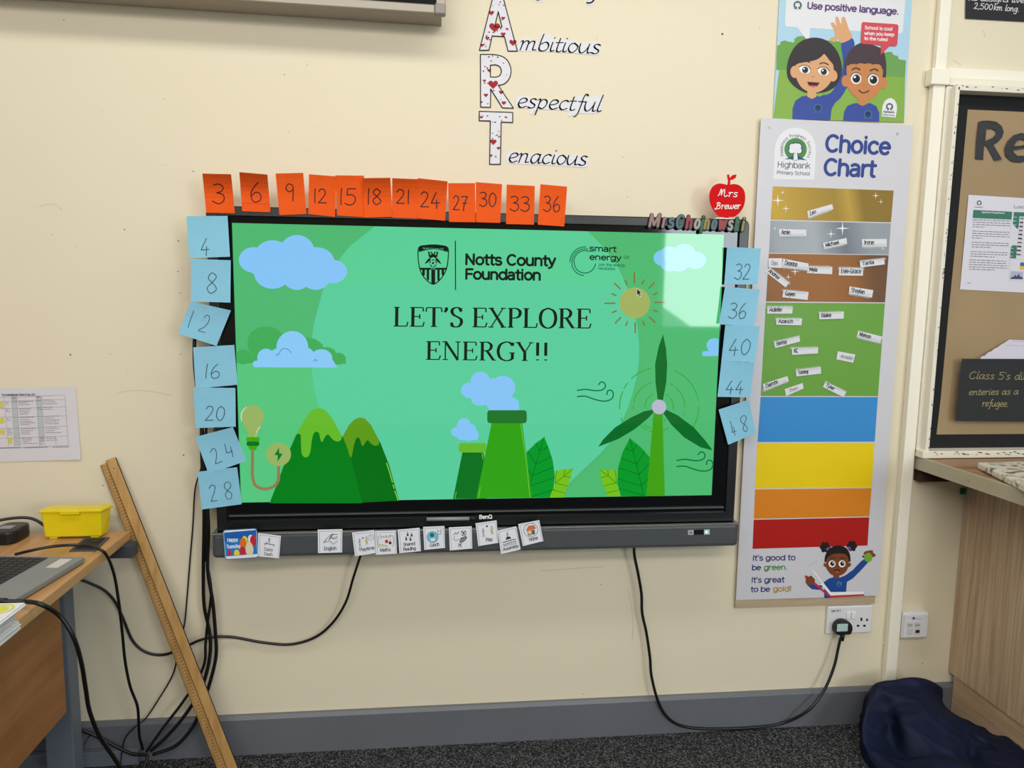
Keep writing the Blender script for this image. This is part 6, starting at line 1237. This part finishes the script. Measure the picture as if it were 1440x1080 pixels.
# ------------------------------------------------------------------ metre rules leaning in the corner
RW = wood('ruler_boxwood', (172, 130, 74), (192, 152, 94), 'Z', 16, .4, .05); RW2 = wood('ruler_dark', (150, 104, 56), (170, 122, 72), 'Z', 16, .4, .05); TK = mat('ruler_ticks', (64, 40, 20), .6); EDG = mat('ruler_edge', (54, 36, 24), .6)
def ruler(tl, tr, bl, br, Yt, Yb, dz, label, face, scale):
    """a straight rule: its top on the wall at Yt, its foot on the floor at Yb"""
    T0, T1 = at(*tl, Yt), at(*tr, Yt); B0, B1 = at(*bl, Yb), at(*br, Yb)
    def foot(T, B): return T + (B - T) * ((T.z - .001) / (T.z - B.z))
    F0, F1 = foot(T0, B0), foot(T1, B1); ax = (F0-T0).normalized(); sd_ = (T1-T0); sd_ = (sd_ - ax*sd_.dot(ax)).normalized(); nrm = ax.cross(sd_).normalized(); nrm = nrm if nrm.y < 0 else -nrm
    wd = (T1-T0).length*.98; Ln = (F0-T0).length
    G = lambda a_, b2, c_: T0 + ax*a_ + sd_*b2 + nrm*c_
    r = thing('metre_rule', G(Ln, wd/2, 0), label, 'ruler')
    th = .006
    m = MB(); m.hexa([G(0,0,dz-th),G(Ln,0,dz-th),G(Ln,wd,dz-th),G(0,wd,dz-th),G(0,0,dz),G(Ln,0,dz),G(Ln,wd,dz),G(0,wd,dz)], face, .0012); m.build('blade', r)
    e = MB(); e.hexa([G(.002,wd-.0006,dz-th+.0006),G(Ln-.002,wd-.0006,dz-th+.0006),G(Ln-.002,wd+.0008,dz-th+.0006),G(.002,wd+.0008,dz-th+.0006),G(.002,wd-.0006,dz-.0006),G(Ln-.002,wd-.0006,dz-.0006),G(Ln-.002,wd+.0008,dz-.0006),G(.002,wd+.0008,dz-.0006)], EDG); 
    e.hexa([G(.002,-.0008,dz-th),G(Ln-.002,-.0008,dz-th),G(Ln-.002,.0006,dz-th),G(.002,.0006,dz-th),G(.002,-.0008,dz-.0006),G(Ln-.002,-.0008,dz-.0006),G(Ln-.002,.0006,dz-.0006),G(.002,.0006,dz-.0006)], EDG); e.build('edge_band', r)
    if scale:
        t = MB(); z = dz+.0003
        for k in range(1, int(Ln*200)):
            a_ = k*.005; l_ = .012 if k % 2 == 0 else .007
            t.add([G(a_-.0005,.001,z),G(a_+.0005,.001,z),G(a_+.0005,.001+l_,z),G(a_-.0005,.001+l_,z)], [(0,1,2,3)], TK)
            if k % 2 == 0:
                for j in range(2): t.add([G(a_-.0022,.0145+j*.0035,z),G(a_+.0016,.0145+j*.0035,z),G(a_+.0016,.0160+j*.0035,z),G(a_-.0022,.0160+j*.0035,z)], [(0,1,2,3)], TK)
        t.build('scale', r)
    else:
        h = MB(); h.cyl(G(.03, wd*.5, dz-.001), G(.03, wd*.5, dz+.0006), .0018, TK, 10); h.build('hang_hole', r)
    return r
ruler((141,654),(157,650), (303,1076),(322,1076), -.010, -.150, 0, 'wooden metre rule with printed scale leaning against the wall, left of the pair', RW, True)
ruler((150,647.5),(164,645), (319,1076),(330.5,1076), -.012, -.152, .0066, 'plain faced wooden metre rule leaning over the right side of the printed one', RW, False)

# ------------------------------------------------------------------ cables on the left
def ax(u, v, X=XD+.009): return (0, 0, 0, tuple(atx(u, v, X)))
def desk(u, v, h=.004): return (0, 0, 0, tuple(atz(u, v, ZD+h)))
cable([desk(22,779.5,.008),desk(40,775,.02),desk(70,769,.025),desk(100,766.5,.018),desk(125,767.5,.014),desk(140,772.5,.012),ax(150,781),ax(160,806),ax(167,846,XD+.012),(172,890,-.175),(176,930,-.16),(183,965,-.15),(193,992,-.13),(195,1015,-.11),(196,1035,-.09),(201,1054,-.075)], .0040, 'thin black cable from the laptop back, dropping over the desk edge beside the metre rules')
cable([desk(-20,846,.022),desk(10,846,.020),desk(36,846,.016),desk(58,850,.014),(84,866,-.60),(103,895,-.60),(114,930,-.58),(120,965,-.55),(126,1000,-.50),(140,1035,-.44),(160,1065,-.40),(176,1090,-.38)], .0052, 'thick black cable crossing the desk front edge and falling to the floor')
MB_ = MB().tube([atz(-6,846,ZD+.020), atz(9,846,ZD+.019)], .008, CBL, 10); MB_.tube([atz(8,846,ZD+.019), atz(14,846,ZD+.019)], [.0065,.005], CBL, 8); tag(MB_.build('cable_connector'), 'black connector on the end of the thick cable beside the laptop', 'connector')
cable([(112,815,-.06),(126,820,-.05),(148,831,-.035),(163,848,-.025),(174,872,-.02),(186,900,-.016),(203,916,-.014),(226,921,-.012),(250,914.5,-.012),(285,899,-.03),(322,895.5,-.014),(370,903.5,-.010),(410,906,-.010),(445,895,-.014),(470,873,-.024),(487,845,-.038),(497,812,-.05),(509,775,-.05)], .0042, 'black cable sagging along the wall from under the desk to the screen')
bd = [([(283,560,-.055),(284,640,-.055),(287,720,-.05),(286,800,-.04),(287,850,-.035),(294,885,-.03),(296,910,-.032),(292,940,-.034),(282,970,-.04),(262,1003,-.05),(235,1035,-.06),(212,1056,-.07)], .0055, 'black cable hanging from the screen, leftmost strand of the bundle behind the rules'),
      ([(283,430,-.05),(274.5,470,-.05),(273.5,505,-.052),(277,545,-.056),(284,600,-.06),(288,660,-.06),(293,740,-.055),(292,800,-.045),(299,845,-.04),(303,890,-.036),(304,920,-.036),(298,950,-.04),(287,985,-.046),(272,1020,-.055),(248,1048,-.065),(215,1061,-.075)], .0055, 'black cable hanging from the screen, outermost right strand of the bundle'),
      ([(290,600,-.05),(288,700,-.045),(290,780,-.04),(297,830,-.038),(292,875,-.034),(289,905,-.034),(288,930,-.036),(278,955,-.042),(255,990,-.05),(228,1025,-.06),(206,1057,-.07)], .0042, 'thinner black cable crossing inside the hanging bundle')]
for p, r, l_ in bd: cable(p, r, l_, group='cables hanging behind the screen')
cable([(288,640,-.04),(281,664,-.02),(274,690,-.012),(271.5,735,-.01),(267,790,-.008),(263,840,-.008),(259,880,-.008),(249,915,-.008),(247,935,-.008),(240,955,-.010),(222,985,-.012),(205,1010,-.014),(190,1022,-.03),(176,1038,-.04),(171,1060,-.05),(170,1075,-.06)], .0022, 'thinnest black wire running down the wall left of the cable bundle')
cable([(112,1026,-.06),(135,1035,-.06),(160,1048,-.065),(185,1060,-.072),(206,1062,-.075),(205,1072,-.09),(200,1085,-.11)], .005, 'black cable from behind the desk leg meeting the bundle at the floor')
cable([(131,1028,-.05),(122,1040,-.06),(112,1060,-.085),(101,1080,-.11)], .002, 'thin black wire hanging in front of the desk foot')
# ------------------------------------------------------------------ navy coat dropped in the corner
def px(l): return [at(u, v, y) for u, v, y in l]
V3 = lambda *p: Vector(p)
rows = [
 [V3(1.30,-.034,.002), V3(1.315,-.032,.05), V3(1.37,-.030,.09), V3(1.43,-.030,.09), V3(1.49,-.030,.09), V3(1.54,-.032,.06), V3(1.565,-.034,.04), V3(1.595,-.05,.03), V3(1.634,-.09,.02), V3(1.636,-.20,.02), V3(1.637,-.28,.02), V3(1.637,-.34,.01)],
 [V3(1.282,-.075,.001)] + px([(1222,970,-.085),(1248,958,-.095),(1284,953.5,-.10),(1308,957.5,-.10),(1324,971,-.085),(1325,986,-.085),(1343,1003,-.14),(1384,1025,-.188),(1418,1040,-.285),(1440,1054,-.345)]) + [V3(1.636,-.40,.09)],
 [V3(1.262,-.11,.001)] + px([(1226,974,-.115),(1250,966,-.125),(1285,966,-.13),(1308,971,-.13),(1322,983,-.115),(1324,992,-.12),(1346,1009,-.17),(1384,1030,-.215),(1416,1045,-.305),(1440,1060,-.365)]) + [V3(1.63,-.43,.09)],
 [V3(1.240,-.14,.001)] + px([(1222,984,-.14),(1246,976,-.150),(1280,980,-.165),(1304,984,-.175),(1320,992,-.165),(1334,1000,-.175),(1352,1014,-.205),(1384,1034,-.255),(1414,1050,-.33),(1438,1066,-.385)]) + [V3(1.62,-.46,.085)],
 [V3(1.220,-.185,.001)] + px([(1217,1000,-.165),(1247,992,-.158),(1272,998,-.205),(1300,1000,-.22),(1322,1005,-.225),(1342,1012,-.23),(1360,1022,-.245),(1386,1040,-.285),(1412,1056,-.35),(1436,1072,-.405)]) + [V3(1.60,-.48,.07)],
 [V3(1.206,-.235,.001)] + px([(1214,1025,-.195),(1250,1020,-.178),(1270,1020,-.245),(1298,1022,-.265),(1322,1026,-.27),(1344,1031,-.275),(1364,1040,-.275),(1388,1050,-.30),(1410,1062,-.365),(1434,1078,-.42)]) + [V3(1.58,-.50,.06)],
 [V3(1.208,-.29,.001)] + px([(1220,1050,-.235),(1256,1046,-.222),(1274,1044,-.275),(1300,1044,-.30),(1324,1046,-.31),(1346,1050,-.318),(1366,1054,-.30),(1388,1058,-.335),(1410,1068,-.385),(1432,1084,-.44)]) + [V3(1.56,-.52,.05)],
 [V3(1.216,-.35,.001)] + px([(1236,1070,-.29),(1264,1066,-.275),(1282,1064,-.305),(1304,1064,-.335),(1326,1066,-.35),(1346,1068,-.352),(1368,1068,-.325),(1390,1070,-.37),(1412,1078,-.41),(1432,1092,-.46)]) + [V3(1.54,-.54,.04)],
 [V3(1.235,-.42,.001), V3(1.262,-.40,.035), V3(1.30,-.39,.07), V3(1.335,-.395,.10), V3(1.37,-.41,.105), V3(1.40,-.42,.105), V3(1.43,-.42,.09), V3(1.455,-.42,.065), V3(1.48,-.44,.085), V3(1.50,-.47,.085), V3(1.52,-.51,.07), V3(1.53,-.56,.03)],
 [V3(1.26,-.48,.001), V3(1.29,-.50,.002), V3(1.32,-.51,.004), V3(1.35,-.52,.01), V3(1.38,-.53,.015), V3(1.41,-.535,.015), V3(1.43,-.54,.01), V3(1.455,-.545,.008), V3(1.48,-.555,.012), V3(1.50,-.565,.015), V3(1.52,-.58,.01), V3(1.53,-.59,.001)],
]
SU, SV = 7, 7
fine = [catmull([tuple(p) for p in r], SU) for r in rows]
cols_ = [catmull([tuple(r[i]) for r in fine], SV) for i in range(len(fine[0]))]
nu, nv = len(cols_), len(cols_[0]); cv = []
for j in range(nv):
    for i in range(nu):
        p = Vector(cols_[i][j]); a_ = Vector(cols_[min(i+1, nu-1)][j]) - Vector(cols_[max(i-1, 0)][j]); b2 = Vector(cols_[i][min(j+1, nv-1)]) - Vector(cols_[i][max(j-1, 0)])
        n_ = a_.cross(b2); n_ = n_.normalized() if n_.length > 1e-9 else Vector((0, 0, 1)); n_ = n_ if n_.z > -.2 else -n_
        n_ = n_ if (n_.y < 0 or n_.z > 0) else -n_
        w_ = noise.noise(p*4.0); rdg = 1 - abs(noise.noise(Vector((p.x*9 + 2*w_, p.y*9, p.z*7 + 3))))*2.2; cr2 = 1 - abs(noise.noise(Vector((p.x*17 + p.y*12, p.y*6 + 5, p.z*11 + 2*w_))))*2.6
        k = min(1, p.z/.04)
        p = p + n_*(.008*max(0, rdg)**3 + .005*max(0, cr2)**3 + .004*w_ - .002)*k
        cv.append((min(p.x, 1.637), min(p.y, -.0265), max(p.z, .0012)))
cf = [(j*nu+i, j*nu+i+1, (j+1)*nu+i+1, (j+1)*nu+i) for j in range(nv-1) for i in range(nu-1)]
NAVY2 = mat('navy_coat_fabric', (9, 20, 48), .65, .25, bump=.10, bscale=260, var=.10, vscale=12)
coat = link_mesh('coat', cv, cf, [0]*len(cf), [NAVY2], None, True)
sm_ = coat.modifiers.new('soft', 'SUBSURF'); sm_.levels = sm_.render_levels = 1
tag(coat, 'crumpled navy blue coat dropped on the carpet against the wooden cabinet', 'coat')
